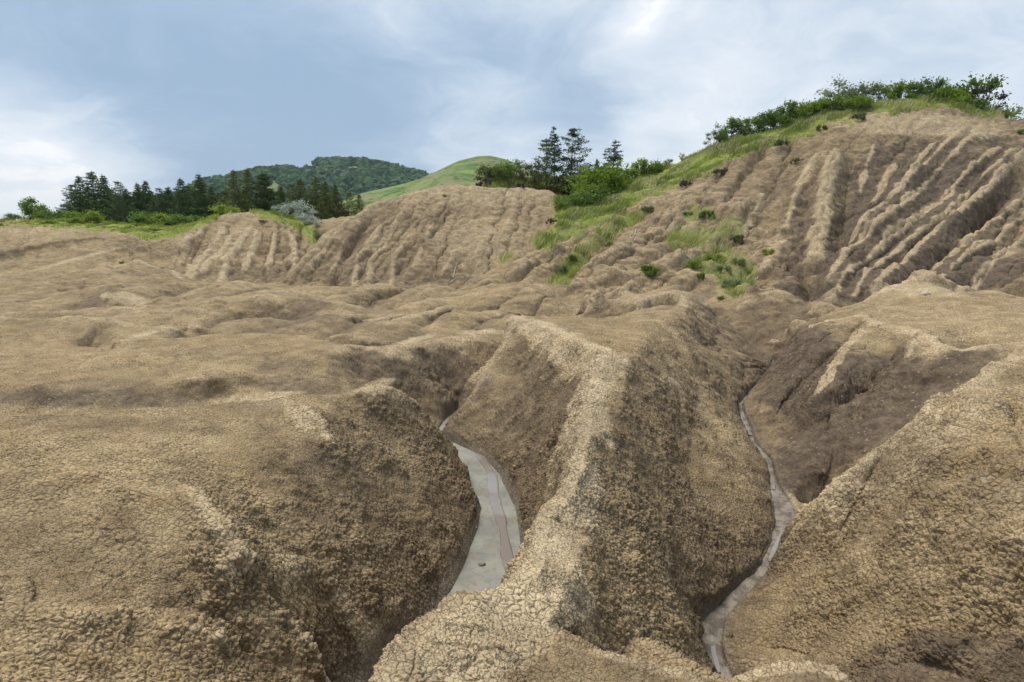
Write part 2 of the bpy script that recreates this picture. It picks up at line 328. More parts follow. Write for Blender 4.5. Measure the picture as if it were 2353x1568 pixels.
# ------------------------------------------------------------------ triangulate and raster onto a polar grid
def segs(*sp):
    out_ = []
    for a, b, st in sp: out_.append(np.arange(a, b, st))
    return np.concatenate(out_)
QUAL = 1.0
S = segs((math.log(1.15), math.log(2.2), .004 * QUAL), (math.log(2.2), math.log(9), .0013 * QUAL), (math.log(9), math.log(50), .0024 * QUAL), (math.log(50), math.log(4000), .02))
A = segs((-1.15, -.80, .006), (-.80, .80, .0011 * QUAL), (.80, 1.15, .006))
nS, nA = len(S), len(A)
cw = np.array(CTRL)
ca = np.arctan2(cw[:, 0], cw[:, 1]); cs = np.log(np.hypot(cw[:, 0], cw[:, 1])); cz = cw[:, 2]
keep = np.abs(ca) < 1.35
ca, cs, cz = ca[keep], cs[keep], cz[keep]
ca = np.append(ca, [-1.4, -1.4, 1.4, 1.4]); cs = np.append(cs, [-.3, 8.6, -.3, 8.6]); cz = np.append(cz, [-1.6, -30, -1.6, -30])
res = geometry.delaunay_2d_cdt([Vector((a * 1.0, s)) for a, s in zip(ca, cs)], [], [], 0, 1e-5)
vco, tris, orig = res[0], res[2], res[3]
vz = np.array([np.mean(cz[o]) if len(o) else 0 for o in orig]); va = np.array([v.x for v in vco]); vs = np.array([v.y for v in vco])
ZG = np.full((nS, nA), -2.0)
for t in tris:
    i, j, k = t
    a0, a1 = min(va[i], va[j], va[k]), max(va[i], va[j], va[k]); s0, s1 = min(vs[i], vs[j], vs[k]), max(vs[i], vs[j], vs[k])
    ia, ib = np.searchsorted(A, a0), np.searchsorted(A, a1, 'right'); ja, jb = np.searchsorted(S, s0), np.searchsorted(S, s1, 'right')
    if ia >= ib or ja >= jb: continue
    AA = A[ia:ib][None, :]; SS = S[ja:jb][:, None]
    d = (vs[j] - vs[k]) * (va[i] - va[k]) + (va[k] - va[j]) * (vs[i] - vs[k])
    if abs(d) < 1e-12: continue
    l0 = ((vs[j] - vs[k]) * (AA - va[k]) + (va[k] - va[j]) * (SS - vs[k])) / d
    l1 = ((vs[k] - vs[i]) * (AA - va[k]) + (va[i] - va[k]) * (SS - vs[k])) / d
    l2_ = 1 - l0 - l1
    msk = (l0 >= -1e-6) & (l1 >= -1e-6) & (l2_ >= -1e-6)
    zz3 = l0 * vz[i] + l1 * vz[j] + l2_ * vz[k]
    sub = ZG[ja:jb, ia:ib]; sub[msk] = zz3[msk]

def box1(a, r, ax):
    if r < 1: return a
    pad = [(0, 0), (0, 0)]; pad[ax] = (r + 1, r)
    c = np.cumsum(np.pad(a, pad, mode='edge'), axis=ax)
    n = a.shape[ax]
    if ax == 0: return (c[2 * r + 1:2 * r + 1 + n] - c[:n]) / (2 * r + 1)
    return (c[:, 2 * r + 1:2 * r + 1 + n] - c[:, :n]) / (2 * r + 1)
def blur(a, ra, rs, n=3):
    for _ in range(n): a = box1(box1(a, ra, 1), rs, 0)
    return a
RR = np.exp(S)[:, None]; XG = RR * np.sin(A)[None, :]; YG = RR * np.cos(A)[None, :]

def polydist(w, rad, attrs=None):
    """distance of every grid vertex to a world polyline (within rad*); returns dist, param 0..1, height on the line"""
    w = np.array(w); n = len(w) - 1
    dist = np.full(XG.shape, 1e9, np.float32); par = np.zeros(XG.shape, np.float32); zl = np.zeros(XG.shape, np.float32)
    r = np.hypot(w[:, 0], w[:, 1]); a = np.arctan2(w[:, 0], w[:, 1])
    for i in range(n):
        r0 = max(1.0, min(r[i], r[i + 1]) - rad * 1.05 - .01 * r[i]); r1 = max(r[i], r[i + 1]) + rad
        da = rad / r0
        j0, j1 = np.searchsorted(S, math.log(r0)), np.searchsorted(S, math.log(r1)); i0, i1 = np.searchsorted(A, min(a[i], a[i + 1]) - da), np.searchsorted(A, max(a[i], a[i + 1]) + da)
        if j0 >= j1 or i0 >= i1: continue
        X = XG[j0:j1, i0:i1]; Y = YG[j0:j1, i0:i1]
        dx, dy = w[i + 1, 0] - w[i, 0], w[i + 1, 1] - w[i, 1]; L2 = dx * dx + dy * dy + 1e-9
        t = np.clip(((X - w[i, 0]) * dx + (Y - w[i, 1]) * dy) / L2, 0, 1)
        dd = np.hypot(X - w[i, 0] - t * dx, Y - w[i, 1] - t * dy)
        sub = dist[j0:j1, i0:i1]; m = dd < sub; sub[m] = dd[m]
        par[j0:j1, i0:i1][m] = ((i + t) / n)[m]; zl[j0:j1, i0:i1][m] = (w[i, 2] + t * (w[i + 1, 2] - w[i, 2]))[m]
    return dist, par, zl

sharpm = np.zeros_like(ZG, dtype=np.float32)
for w in SHARP:
    d, _, _ = polydist(w, .6 + .03 * w[0][1]); sharpm = np.maximum(sharpm, 1 - smooth(d / (.3 + .03 * np.abs(YG))))
sharpm = blur(sharpm, 6, 6, 2)
zs = blur(ZG, 2, 2); zb = blur(ZG, 4, 4)
ZG = zs * sharpm + zb * (1 - sharpm)
del zs, zb

def sampleZ(x, y, G=None):
    G = ZG if G is None else G
    a = np.arctan2(x, y); s = np.log(np.hypot(x, y))
    fi = np.interp(s, S, np.arange(nS)); fj = np.interp(a, A, np.arange(nA))
    i = np.clip(fi.astype(int), 0, nS - 2); j = np.clip(fj.astype(int), 0, nA - 2); u = fi - i; v = fj - j
    return (G[i, j] * (1 - v) + G[i, j + 1] * v) * (1 - u) + (G[i + 1, j] * (1 - v) + G[i + 1, j + 1] * v) * u
def cast(px, py, rmin=1.5, rmax=90):
    d = pix_dir(px, py); h = math.hypot(d.x, d.y)
    r = np.exp(np.arange(math.log(rmin), math.log(rmax), .0012)); t = r / h
    below = d.z * t < sampleZ(d.x * t, d.y * t)
    if not below.any(): return None
    k = int(np.argmax(below)); tt = t[k]
    return (d.x * tt, d.y * tt, d.z * tt)

# ------------------------------------------------------------------ rills and ribs on the faces of the mounds
PALE = np.zeros_like(ZG, dtype=np.float32)
def rib(pts, wid, hgt, pale=0.5, taper=(.3, .2), rmin=1.5):
    w = [cast(p[0], p[1], rmin) for p in pts]
    w = [p for p in w if p]
    if len(w) < 2: return
    d, par, _ = polydist(w, wid * 3)
    e = smooth(par / taper[0]) * smooth((1 - par) / taper[1])
    d = np.abs(d + wid * (.8 * RIBN + .35 * RIBN2))
    prof = (np.maximum(0, 1 - d / (wid * 1.9)) ** 1.5) * e
    jig = 1 + .35 * RIBN2
    global ZG
    ZG = ZG + hgt * prof * jig * .9
    if pale: np.maximum(PALE, pale * np.exp(-(d / (wid * .42)) ** 2) * e, out=PALE)
DARK0 = np.zeros_like(ZG, dtype=np.float32)  # darker tone in the hollows between flutes and hummocks
RIBN = fbm2(XG * .9, YG * .9, 15, 3).astype(np.float32); RIBN2 = fbm2(XG * 2.6, YG * 2.6, 16, 3).astype(np.float32)
# fine flutes that follow the fall line of each face
_px, _py = to_pix(XG, YG, ZG)
def flutes(px, py, rx, ry, y0, y1, cu, su, freq, amp, palew=.35, seed=0):
    q = np.sqrt(((_px - px) / rx) ** 2 + ((_py - py) / ry) ** 2); m = 1 - smooth((q - .75) / .3)
    m = m * smooth((YG - y0) / 2) * (1 - smooth((YG - y1) / 2))
    u = (XG * cu + YG * su) + .8 * RIBN + .18 * RIBN2; v = -XG * su + YG * cu
    n = np.abs(vnoise2(u * freq, v * .035, seed) * 2 - 1); n2 = np.abs(vnoise2(u * freq * 2.1, v * .07, seed + 3) * 2 - 1)
    global ZG
    rg = vnoise2(u * .5, v * .2, seed + 9)
    hh = (1 - (1 - np.clip(n * 1.5, 0, 1)) ** 1.6) + .45 * (1 - (1 - np.clip(n2 * 1.6, 0, 1)) ** 1.6) - 1.0
    ZG = ZG + m * amp * hh * (.5 + rg)
    np.maximum(PALE, (m * palew * smooth((hh + .25) / .5) * (.4 + .9 * rg)).astype(np.float32), out=PALE)
    np.maximum(DARK0, (m * .55 * smooth((-hh - .25) / .5)).astype(np.float32), out=DARK0)
flutes(900, 725, 1700, 110, 12, 30, .93, -.37, .42, .26, .15, 31)
flutes(300, 850, 500, 60, 8.5, 12, .9, .3, .9, .12, .15, 37)
flutes(1935, 870, 260, 170, 6.6, 14.5, .69, -.72, 2.1, .10, .3, 41)
flutes(850, 560, 260, 150, 29, 40, .955, -.296, .9, .26, .45, 1)
flutes(1110, 540, 180, 130, 29, 40, .98, -.10, 1.3, .16, .3, 2)
flutes(560, 580, 210, 110, 34, 46, .977, .21, .9, .24, .4, 4)
flutes(140, 560, 260, 60, 38, 52, .85, .5, .8, .3, .35, 5)
flutes(2150, 500, 380, 230, 19, 37, .69, -.72, 1.5, .16, .12, 6)
flutes(1760, 480, 170, 200, 22, 38, .80, -.60, .8, .22, .2, 7)
flutes(1550, 560, 220, 120, 22, 34, .75, -.66, .7, .35, .3, 8)
flutes(1300, 600, 140, 90, 24, 34, .75, -.66, .9, .3, .3, 9)
# big middle mound
for pts, w, h in [
    ([(800,512),(740,570),(690,625),(655,655)], .5, .35), ([(850,478),(790,535),(730,600),(690,655)], .5, .42),
    ([(900,452),(850,500),(790,575),(745,660)], .5, .45), ([(905,500),(865,550),(820,620),(795,665)], .45, .35),
    ([(950,445),(920,500),(880,560),(850,620),(835,665)], .55, .4), ([(960,520),(935,560),(905,610),(880,655)], .4, .3),
    ([(1010,470),(990,530),(960,600),(945,650)], .5, .25), ([(1060,560),(1030,610),(1010,650)], .4, .2), ([(1130,520),(1100,580),(1070,630)], .45, .18), ([(1190,470),(1160,530),(1130,590)], .5, .18)]: rib(pts, w, h, .55)
for pts, w, h in [([(830,485),(765,555),(712,625)], .3, -.3), ([(880,470),(820,545),(770,620),(735,664)], .3, -.38), ([(935,470),(890,530),(845,590),(815,655)], .3, -.35), ([(985,500),(950,560),(915,620)], .3, -.2)]: rib(pts, w, h, 0)
# small mound, left
for pts, w, h in [
    ([(530,495),(500,560),(455,610),(425,645)], .7, .4), ([(545,530),(520,580),(480,620),(460,650)], .45, .4), ([(590,500),(560,560),(520,610),(495,652)], .5, .45),
    ([(600,520),(590,570),(570,610),(555,648)], .4, .45), ([(632,520),(630,570),(622,610),(612,648)], .38, .5), ([(655,525),(672,560),(680,595),(668,630)], .38, .5), ([(500,500),(455,545),(400,590)], .7, .35)]: rib(pts, w, h, .9)
# left low bank
for pts, w, h in [([(205,565),(195,600),(190,625)], .35, -.25), ([(250,570),(262,600),(262,625)], .3, -.25), ([(290,550),(300,590),(290,615)], .4, -.3), ([(320,560),(312,590),(318,615)], .4, .35), ([(100,520),(60,560),(20,590)], .8, .3), ([(40,520),(10,550)], .7, .25), ([(180,520),(150,545),(120,570)], .7, .2)]: rib(pts, w, h, .2 if h > 0 else 0)
# right hand hill
for pts, w, h in [
    ([(1925,350),(1905,420),(1890,500),(1880,570),(1875,640)], .95, .75), ([(1880,360),(1850,420),(1820,480)], .7, .4),
    ([(2060,380),(2030,440),(2005,490)], .55, .4), ([(2110,405),(2070,460),(2010,520),(1970,570)], .55, .5),
    ([(2230,300),(2170,350),(2120,405),(2060,460),(1995,520),(1950,575)], .4, .35),
    ([(2275,300),(2200,365),(2150,420),(2100,470),(2040,525),(1960,595),(1915,655),(1890,700)], .5, .55), ([(2330,330),(2260,385),(2190,445),(2110,505),(2040,560),(1960,630),(1925,680),(1905,706)], .5, .6),
    ([(2353,350),(2290,405),(2225,452),(2150,508),(2080,560),(2000,625),(1950,690)], .35, .35), ([(2400,350),(2330,400),(2250,465),(2180,520),(2110,580),(2050,640),(2000,700)], .5, .6),
    ([(2440,400),(2353,470),(2290,530),(2220,580),(2150,640),(2090,700)], .5, .6), ([(2400,480),(2320,540),(2240,590),(2170,650),(2130,690)], .35, .35), ([(2480,470),(2400,530),(2320,590),(2250,640),(2180,700)], .55, .65),
    ([(2560,560),(2440,620),(2353,680)], .6, .6), ([(2150,330),(2110,380),(2080,430)], .4, .2), ([(2010,330),(1990,390),(1975,450)], .4, .2), ([(1850,420),(1820,480),(1800,540)], .5, .3), ([(1760,450),(1720,510),(1700,560)], .45, .25),
    ([(1800,560),(1770,600),(1750,640)], .5, .3)]: rib(pts, w, h, .66, (.10, .04), 19.5)
for pts, w, h in [
    ([(1960,350),(1945,430),(1935,520),(1930,590)], .5, -.5), ([(1870,400),(1850,480),(1840,560),(1850,620)], .5, -.4),
    ([(2240,370),(2170,430),(2090,495),(2000,580),(1930,655)], .35, -.5), ([(2300,385),(2225,440),(2150,500),(2080,560),(1990,650)], .35, -.5),
    ([(2353,410),(2290,470),(2215,530),(2130,600),(2070,670)], .35, -.5), ([(2353,510),(2270,590),(2190,660)], .35, -.5),
    ([(1790,570),(1835,610),(1860,660),(1870,700)], .22, -.35), ([(1790,570),(1740,610),(1700,650),(1680,690)], .25, -.25),
    ([(1500,470),(1400,560),(1330,620),(1290,670)], .5, -.35), ([(1450,500),(1330,590),(1240,650)], .4, -.3)]: rib(pts, w, h, 0)
# hillocks on the slope in the middle
for pts, w, h in [
    ([(1450,570),(1410,600),(1395,625)], .6, .45), ([(1425,622),(1412,650),(1405,672)], .45, .5), ([(1385,620),(1375,650)], .3, .35), ([(1470,590),(1530,575),(1570,580)], .6, .4),
    ([(1550,590),(1570,630)], .35, .35), ([(1620,590),(1660,600),(1690,610)], .4, .35), ([(1460,670),(1440,690),(1430,710)], .35, .55), ([(1240,600),(1215,620),(1190,640)], .35, .4),
    ([(1280,570),(1250,600)], .35, .3), ([(1510,520),(1600,500)], .6, .3), ([(1640,490),(1720,500)], .7, .35), ([(1340,650),(1310,690)], .5, .3)]: rib(pts, w, h, .5)
for pts, w, h, pp in [([(1995,752),(1947,816),(1917,867),(1896,906),(1863,957),(1850,985)], .28, .17, .66), ([(2115,770),(2095,816),(2078,858),(2062,915)], .3, .10, .6), ([(1908,742),(1863,810),(1820,862)], .28, .14, .5), ([(1857,730),(1815,765),(1797,810)], .3, .15, .5), ([(2157,806),(2150,850),(2120,890)], .25, .12, .4)]: rib(pts, w, h, pp, (.1, .35))
# lump of pale clods standing behind the ridge
rib([(1335,722),(1360,712),(1388,722)], .3, .6, .6, taper=(.3, .3))
# small spurs near the camera
for pts, w, h, p in [([(640,930),(700,955),(735,1000),(760,1060)], .16, .07, .7), ([(400,1105),(450,1160),(500,1230),(540,1300),(575,1345)], .13, .10, .8), ([(130,1090),(220,1110),(330,1160)], .15, .05, .3),
                  
                  ([(1430,850),(1530,890),(1600,960)], .25, .1, .4), ([(1500,745),(1560,800),(1600,870)], .3, .12, .3),
                  ([(60,1440),(180,1450),(300,1430)], .14, .06, .3), ([(330,1500),(420,1480),(520,1530)], .14, .07, .4), ([(0,1380),(60,1370)], .12, .06, .4),
                  ([(2290,900),(2180,1010),(2150,1080)], .16, .08, .6), ([(2353,1050),(2280,1100),(2220,1180)], .14, .07, .3),
                  ([(1850,1300),(1960,1330),(2060,1380)], .15, .06, .2)]: rib(pts, w, h, p)
for pts, w, h in [([(480,1060),(560,1130),(640,1230),(700,1330)], .2, -.08), ([(2330,900),(2340,960),(2353,1040)], .18, -.16), ([(2200,1050),(2240,1100)], .12, -.08), ([(1700,1460),(1800,1470),(1900,1500)], .2, -.08)]: rib(pts, w, h, 0)

for pts, w, h in [([(745,703),(800,699),(850,706)], .5, -.35), ([(850,690),(900,688),(960,694)], .5, -.3), ([(1000,702),(1060,706),(1110,716)], .35, -.2), ([(100,660),(200,655)], .6, -.3), ([(330,648),(420,655)], .6, -.25), ([(180,770),(260,778)], .4, -.2), ([(420,745),(480,755)], .3, -.15)]: rib(pts, w, h, 0)
# gentle unevenness everywhere, growing with distance, and rolling mounds on the plain
far = smooth((YG - 9) / 8)
ZG = ZG + .10 * fbm2(XG * 1.6, YG * 1.6, 3, 4) * (1 - .4 * far) + far * .5 * fbm2(XG * .5, YG * .8, 9, 4) * (YG < 28) 
up = smooth((YG - 24) / 6)
ZG = ZG + up * (.22 * fbm2(XG * .5, YG * .5, 21, 4) + .17 * fbm2(XG * 2.6, YG * 2.6, 77, 4))
_px, _py = to_pix(XG, YG, ZG)
sl = (1 - smooth((np.sqrt(((_px - 1530) / 300) ** 2 + ((_py - 570) / 170) ** 2) - .8) / .3)) * smooth((YG - 20) / 2) * (1 - smooth((YG - 36) / 2))
hum = 1 - np.abs(fbm2(XG * .55 + .3 * YG * .3, YG * .55, 61, 4)) * 4.0
ZG = ZG + sl * (.2 * np.maximum(0, hum) ** 1.5 - .08)
np.maximum(PALE, (sl * .45 * smooth((hum - .5) / .5)).astype(np.float32), out=PALE); np.maximum(DARK0, (sl * .45 * smooth((.15 - hum) / .4)).astype(np.float32), out=DARK0)

# --- carve the stream beds
def centre(l, r):
    c = [tuple((a[k] + b[k]) / 2 for k in range(3)) for a, b in zip(l, r)]
    rd = np.array([[a[k] + (b[k] - a[k]) * t for k in range(2)] for a, b in zip(r[:-1], r[1:]) for t in np.linspace(0, 1, 12)]); ld = np.array([[a[k] + (b[k] - a[k]) * t for k in range(2)] for a, b in zip(l[:-1], l[1:]) for t in np.linspace(0, 1, 12)])
    return c, [min(np.hypot(rd[:, 0] - q[0], rd[:, 1] - q[1]).min(), np.hypot(ld[:, 0] - q[0], ld[:, 1] - q[1]).min()) for q in c]
MOIST_DARK = DARK0  # damp beds and walls, together with darker hollows and steep faces
BED = np.zeros_like(ZG, dtype=np.float32)
for l, r in ((lbw, rbw), (l2, r2)):
    c, hw = centre(l, r)
    d, par, zl = polydist(c, 1.3)
    h = np.interp(par, np.linspace(0, 1, len(hw)), hw) + .012
    t = smooth((d - h * .80) / (h * .2 + .03))
    tgt = zl - .05
    ZG = np.where(d < 1e8, np.minimum(ZG, tgt) * (1 - t) + ZG * t, ZG)
    fill = (d < h + .06) & (ZG < tgt - .12); ZG = np.where(fill, tgt - .1, ZG)
    # banks must not hang below the mud
    lift = 1 - smooth((d - h) / .25); flo = zl - .06 + .08 * smooth((d - h * .8) / (h * .3 + .03)); ZG = np.where(d < 1e8, np.maximum(ZG, flo * lift + ZG * (1 - lift)), ZG)
    MOIST_DARK = np.maximum(MOIST_DARK, .6 * (1 - smooth((d - h) / .6)) * (d < 1e8)); BED = np.maximum(BED, 1 - smooth((d - h * .8) / (h * .5 + .04)))

# ------------------------------------------------------------------ surface zones, read where each place falls in the reference
PX, PY = to_pix(XG, YG, ZG)
inview = (YG > 0)
nzA = fbm2(XG * 1.1, YG * 1.1, 31, 5); nzB = fbm2(XG * 4.0, YG * 4.0, 57, 4)
def ell(px, py, rx, ry, ang=0, soft=.5, nz=.9):
    c, s = math.cos(math.radians(ang)), math.sin(math.radians(ang))
    dx, dy = PX - px, PY - py
    q = np.sqrt(((dx * c + dy * s) / rx) ** 2 + ((-dx * s + dy * c) / ry) ** 2) + nzB * nz + nzA * nz * .7
    return (1 - smooth((q - (1 - soft)) / (2 * soft))).astype(np.float32)
def inpoly(poly):
    m = np.zeros(PX.shape, bool)
    x0, x1 = min(p[0] for p in poly), max(p[0] for p in poly); y0, y1 = min(p[1] for p in poly), max(p[1] for p in poly)
    bb = (PX > x0) & (PX < x1) & (PY > y0) & (PY < y1)
    X = PX[bb]; Y = PY[bb]; mm = np.zeros(X.shape, bool)
    for (xa, ya), (xb, yb) in zip(poly, poly[1:] + poly[:1]):
        if ya == yb: continue
        c = ((ya > Y) != (yb > Y)) & (X < (xb - xa) * (Y - ya) / (yb - ya) + xa); mm ^= c
    m[bb] = mm
    return m
def near(d0, d1): return (smooth((YG - d0 + 1.) / 2.) * (1 - smooth((YG - d1 + 1.) / 2.))).astype(np.float32)
# pale dried crests
for w in ROWS:
    d, _, _ = polydist(w, 1.5); PALE = np.maximum(PALE, .28 * (1 - smooth((d + nzB * 1.6 + nzA) / .6)))
for w, wd, a in [(crest, .29, 1.0)]:
    d, _, _ = polydist(w, 1.2); PALE = np.maximum(PALE, a * (1 - smooth((d + nzB * .4 + nzA * .2 - .06) / wd)))
for w in SHARP[1:]:
    wd = .16 + .012 * w[0][1]
    d, _, _ = polydist(w, 1.5); PALE = np.maximum(PALE, .7 * (1 - smooth((d + nzB * .3) / wd)))
for e in [(870,885,45,12,-15),(560,918,120,10,-5),(950,785,60,7,-15),(1100,766,60,6,0),(320,775,50,8,-20),(1120,1490,170,90,-30),(690,965,45,20,40),(870,890,40,14,-20),(300,690,60,16,10),(200,590,120,4,-15)]:
    PALE = np.maximum(PALE, .7 * ell(*e) * near(1, 45))
PALE = np.maximum(PALE, .75 * ell(2090, 668, 130, 18, 3) * near(9, 21)); PALE = np.maximum(PALE, .6 * ell(2110, 290, 260, 32, 3) * near(30, 45))
PALE = np.maximum(PALE, .5 * ell(1100, 440, 260, 40, 0) * near(34, 46)); PALE = np.maximum(PALE, .45 * ell(2080, 1050, 330, 70, -42) * near(3, 7))
PALE = np.maximum(PALE, .32 * ell(2150, 745, 330, 60, 2, .5, .6) * near(8.5, 18)); PALE = np.maximum(PALE, .4 * ell(1100, 560, 140, 70, 0) * near(30, 42))
# damp and dark clay
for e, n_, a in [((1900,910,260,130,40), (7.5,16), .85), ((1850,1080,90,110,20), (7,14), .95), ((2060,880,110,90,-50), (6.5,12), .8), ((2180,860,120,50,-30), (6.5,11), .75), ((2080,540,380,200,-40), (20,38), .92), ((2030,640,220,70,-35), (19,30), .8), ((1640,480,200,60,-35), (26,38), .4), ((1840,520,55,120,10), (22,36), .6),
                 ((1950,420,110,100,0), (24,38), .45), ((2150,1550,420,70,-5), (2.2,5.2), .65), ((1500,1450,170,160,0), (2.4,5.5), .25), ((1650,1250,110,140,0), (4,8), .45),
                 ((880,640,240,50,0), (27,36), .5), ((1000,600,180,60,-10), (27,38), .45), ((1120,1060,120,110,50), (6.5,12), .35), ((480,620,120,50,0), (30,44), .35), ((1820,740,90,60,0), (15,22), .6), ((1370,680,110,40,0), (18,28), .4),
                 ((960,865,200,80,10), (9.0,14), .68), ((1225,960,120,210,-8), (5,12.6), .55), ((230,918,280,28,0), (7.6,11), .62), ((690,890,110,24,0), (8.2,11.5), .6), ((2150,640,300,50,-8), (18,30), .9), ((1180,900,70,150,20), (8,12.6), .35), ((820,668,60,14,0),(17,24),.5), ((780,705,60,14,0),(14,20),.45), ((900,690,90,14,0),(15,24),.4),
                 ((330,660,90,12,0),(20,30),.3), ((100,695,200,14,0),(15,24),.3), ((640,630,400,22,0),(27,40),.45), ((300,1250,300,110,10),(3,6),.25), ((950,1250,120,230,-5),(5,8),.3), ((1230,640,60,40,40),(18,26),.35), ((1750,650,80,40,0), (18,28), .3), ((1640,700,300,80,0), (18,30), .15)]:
    MOIST_DARK = np.maximum(MOIST_DARK, a * ell(*e) * near(*n_))
CV = (ZG - blur(ZG, 16, 16)) / (RR * .016)
PALE = np.maximum(PALE, (.50 * smooth((CV + nzB * .25 - .12) / .55) * (1 - smooth((YG - 46) / 4))).astype(np.float32))
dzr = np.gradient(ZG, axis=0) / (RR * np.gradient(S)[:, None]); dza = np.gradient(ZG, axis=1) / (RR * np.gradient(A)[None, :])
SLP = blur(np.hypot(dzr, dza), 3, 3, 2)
MOIST_DARK = np.maximum(MOIST_DARK, (.42 * smooth((SLP + nzB * .3 - .30) / .5) * (1 - smooth((YG - 46) / 4)) * smooth((YG - 3) / 3)).astype(np.float32))  # steeper faces toned darker
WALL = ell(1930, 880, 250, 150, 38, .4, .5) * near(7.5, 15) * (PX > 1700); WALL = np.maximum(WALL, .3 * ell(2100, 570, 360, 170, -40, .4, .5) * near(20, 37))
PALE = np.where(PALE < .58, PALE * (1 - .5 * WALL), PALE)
MOIST_DARK *= (1 - smooth((PALE - .25) / .4) * .8)
# grass
GRASS = np.zeros_like(ZG, dtype=np.float32)
def grass_poly(poly, n_, a=1.0, nzs=1.0):
    g = inpoly(poly).astype(np.float32) * ((YG > n_[0]) & (YG < n_[1]))
    g = blur(g, 3, 6, 2); g = smooth((g + nzB * nzs * .9 + nzA * nzs * .5 - .28) / .4) * (g > .02)
    np.maximum(GRASS, a * g, out=GRASS)
G_HILL = [(1095,395),(1300,380),(1400,395),(1480,385),(1560,350),(1620,320),(1700,290),(1800,262),(1900,235),(2000,215),(2100,205),(2200,212),(2290,240),(2340,268),(2285,272),(2200,252),(2130,246),(2050,256),(1950,270),(1900,284),(1850,310),(1780,335),(1700,360),(1620,402),(1560,432),(1500,450),(1440,480),(1390,520),(1330,520),(1285,515),(1272,490),(1285,445),(1230,428),(1160,432),(1110,430)]
G_LEFT = [(-200,480),(60,488),(180,488),(250,510),(430,508),(500,478),(580,470),(640,480),(720,520),(738,575),(715,560),(690,530),(620,500),(570,490),(520,495),(470,518),(400,545),(350,555),(300,540),(240,528),(150,522),(60,516),(-200,518)]
grass_poly(G_HILL, (30, 60), nzs=1.5); grass_poly(G_LEFT, (38, 75), nzs=.8)
PATCH = [([(1205,558),(1260,525),(1345,522),(1342,545),(1290,552),(1262,575)], .85), ([(1345,560),(1370,530),(1420,500),(1480,482),(1490,500),(1440,530),(1400,560),(1350,580)], .8), ([(1253,650),(1290,610),(1350,560),(1362,585),(1330,620),(1300,660)], .8),
         ([(1523,560),(1545,530),(1640,525),(1700,498),(1712,520),(1650,560),(1560,575)], .6), ([(1585,590),(1660,570),(1700,590),(1745,620),(1735,660),(1680,690),(1640,640),(1600,620)], .55),
         ([(1560,492),(1640,488),(1640,508),(1590,508)], .6), ([(300,540),(360,545),(350,570),(320,560)], .7), ([(1140,600),(1170,580),(1185,598),(1150,612)], .35)]
for p, a in PATCH: grass_poly(p, (19, 40), a, 1.3)
GRASS = np.where((YG > 62), np.maximum(GRASS, .9), GRASS)

# ------------------------------------------------------------------ build meshes
def mesh_obj(name, verts, faces, mat=None, parent=None, smooth_=False):
    me = bpy.data.meshes.new(name); V = np.asarray(verts, dtype=np.float32).reshape(-1, 3)
    me.vertices.add(len(V)); me.vertices.foreach_set('co', V.ravel())
    if isinstance(faces, np.ndarray):
        n, k = faces.shape
        me.loops.add(n * k); me.loops.foreach_set('vertex_index', faces.astype(np.int32).ravel())
        me.polygons.add(n); me.polygons.foreach_set('loop_start', (np.arange(n) * k).astype(np.int32)); me.polygons.foreach_set('loop_total', np.full(n, k, np.int32))
    else:
        tot = [len(f) for f in faces]
        me.loops.add(sum(tot)); me.loops.foreach_set('vertex_index', np.array([i for f in faces for i in f], np.int32))
        me.polygons.add(len(faces)); me.polygons.foreach_set('loop_start', np.concatenate([[0], np.cumsum(tot)[:-1]]).astype(np.int32)); me.polygons.foreach_set('loop_total', np.array(tot, np.int32))
    me.polygons.foreach_set('use_smooth', np.full(len(me.polygons), smooth_)); me.update(calc_edges=True)
    o = bpy.data.objects.new(name, me); COL.objects.link(o)
    if mat: me.materials.append(mat)
    if parent: o.parent = parent
    return o
def gridfaces(n, m):
    i = np.arange(n - 1)[:, None] * m + np.arange(m - 1)[None, :]
    return np.stack([i, i + m, i + m + 1, i + 1], -1).reshape(-1, 4)
def principled(name, col=(.5, .5, .5), rough=.9, spec=.2):
    m = bpy.data.materials.new(name); m.use_nodes = True; t = NT(m.node_tree); b = t.n['Principled BSDF']
    b.inputs['Base Color'].default_value = (*col, 1); b.inputs['Roughness'].default_value = rough; b.inputs['Specular IOR Level'].default_value = spec
    return m, t, b

gm, g, b = principled('clay', rough=.92, spec=.12)
co = g.new('ShaderNodeTexCoord').outputs['Object']
at = g.new('ShaderNodeAttribute', attribute_name='zones'); sep = g.new('ShaderNodeSeparateColor'); g.l.new(at.outputs['Color'], sep.inputs[0])
pale, grs, moist_dark, bed = sep.outputs[0], sep.outputs[1], sep.outputs[2], at.outputs['Alpha']
geo = g.new('ShaderNodeNewGeometry'); sepn = g.new('ShaderNodeSeparateXYZ'); g.l.new(geo.outputs['True Normal'], sepn.inputs[0])
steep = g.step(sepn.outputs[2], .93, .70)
warpv = g.v('ADD', co, g.v('SCALE', g.noise(co, 9.0, 2, out='Color'), .05))
cell = g.new('ShaderNodeTexVoronoi', feature='F1'); g.l.new(warpv, cell.inputs['Vector']); cell.inputs['Scale'].default_value = 25
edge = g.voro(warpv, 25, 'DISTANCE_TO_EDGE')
big = g.voro(g.v('ADD', co, g.v('SCALE', g.noise(co, 3.0, 2, out='Color'), .2)), 6.5, 'SMOOTH_F1')
edgeb = g.voro(g.v('ADD', co, g.v('SCALE', g.noise(co, 5.0, 3, out='Color'), .12)), 5.5, 'DISTANCE_TO_EDGE')
pop = g.noise(co, 1.7, 4, .6); popm = g.step(pop, .42, .66)
fine = g.noise(co, 60, 4, .65); mid = g.noise(co, 14, 4, .6)
dome = g.m('SUBTRACT', 1.0, g.m('POWER', g.m('MULTIPLY', cell.outputs['Distance'], 1.25), 2.0), clamp=True)
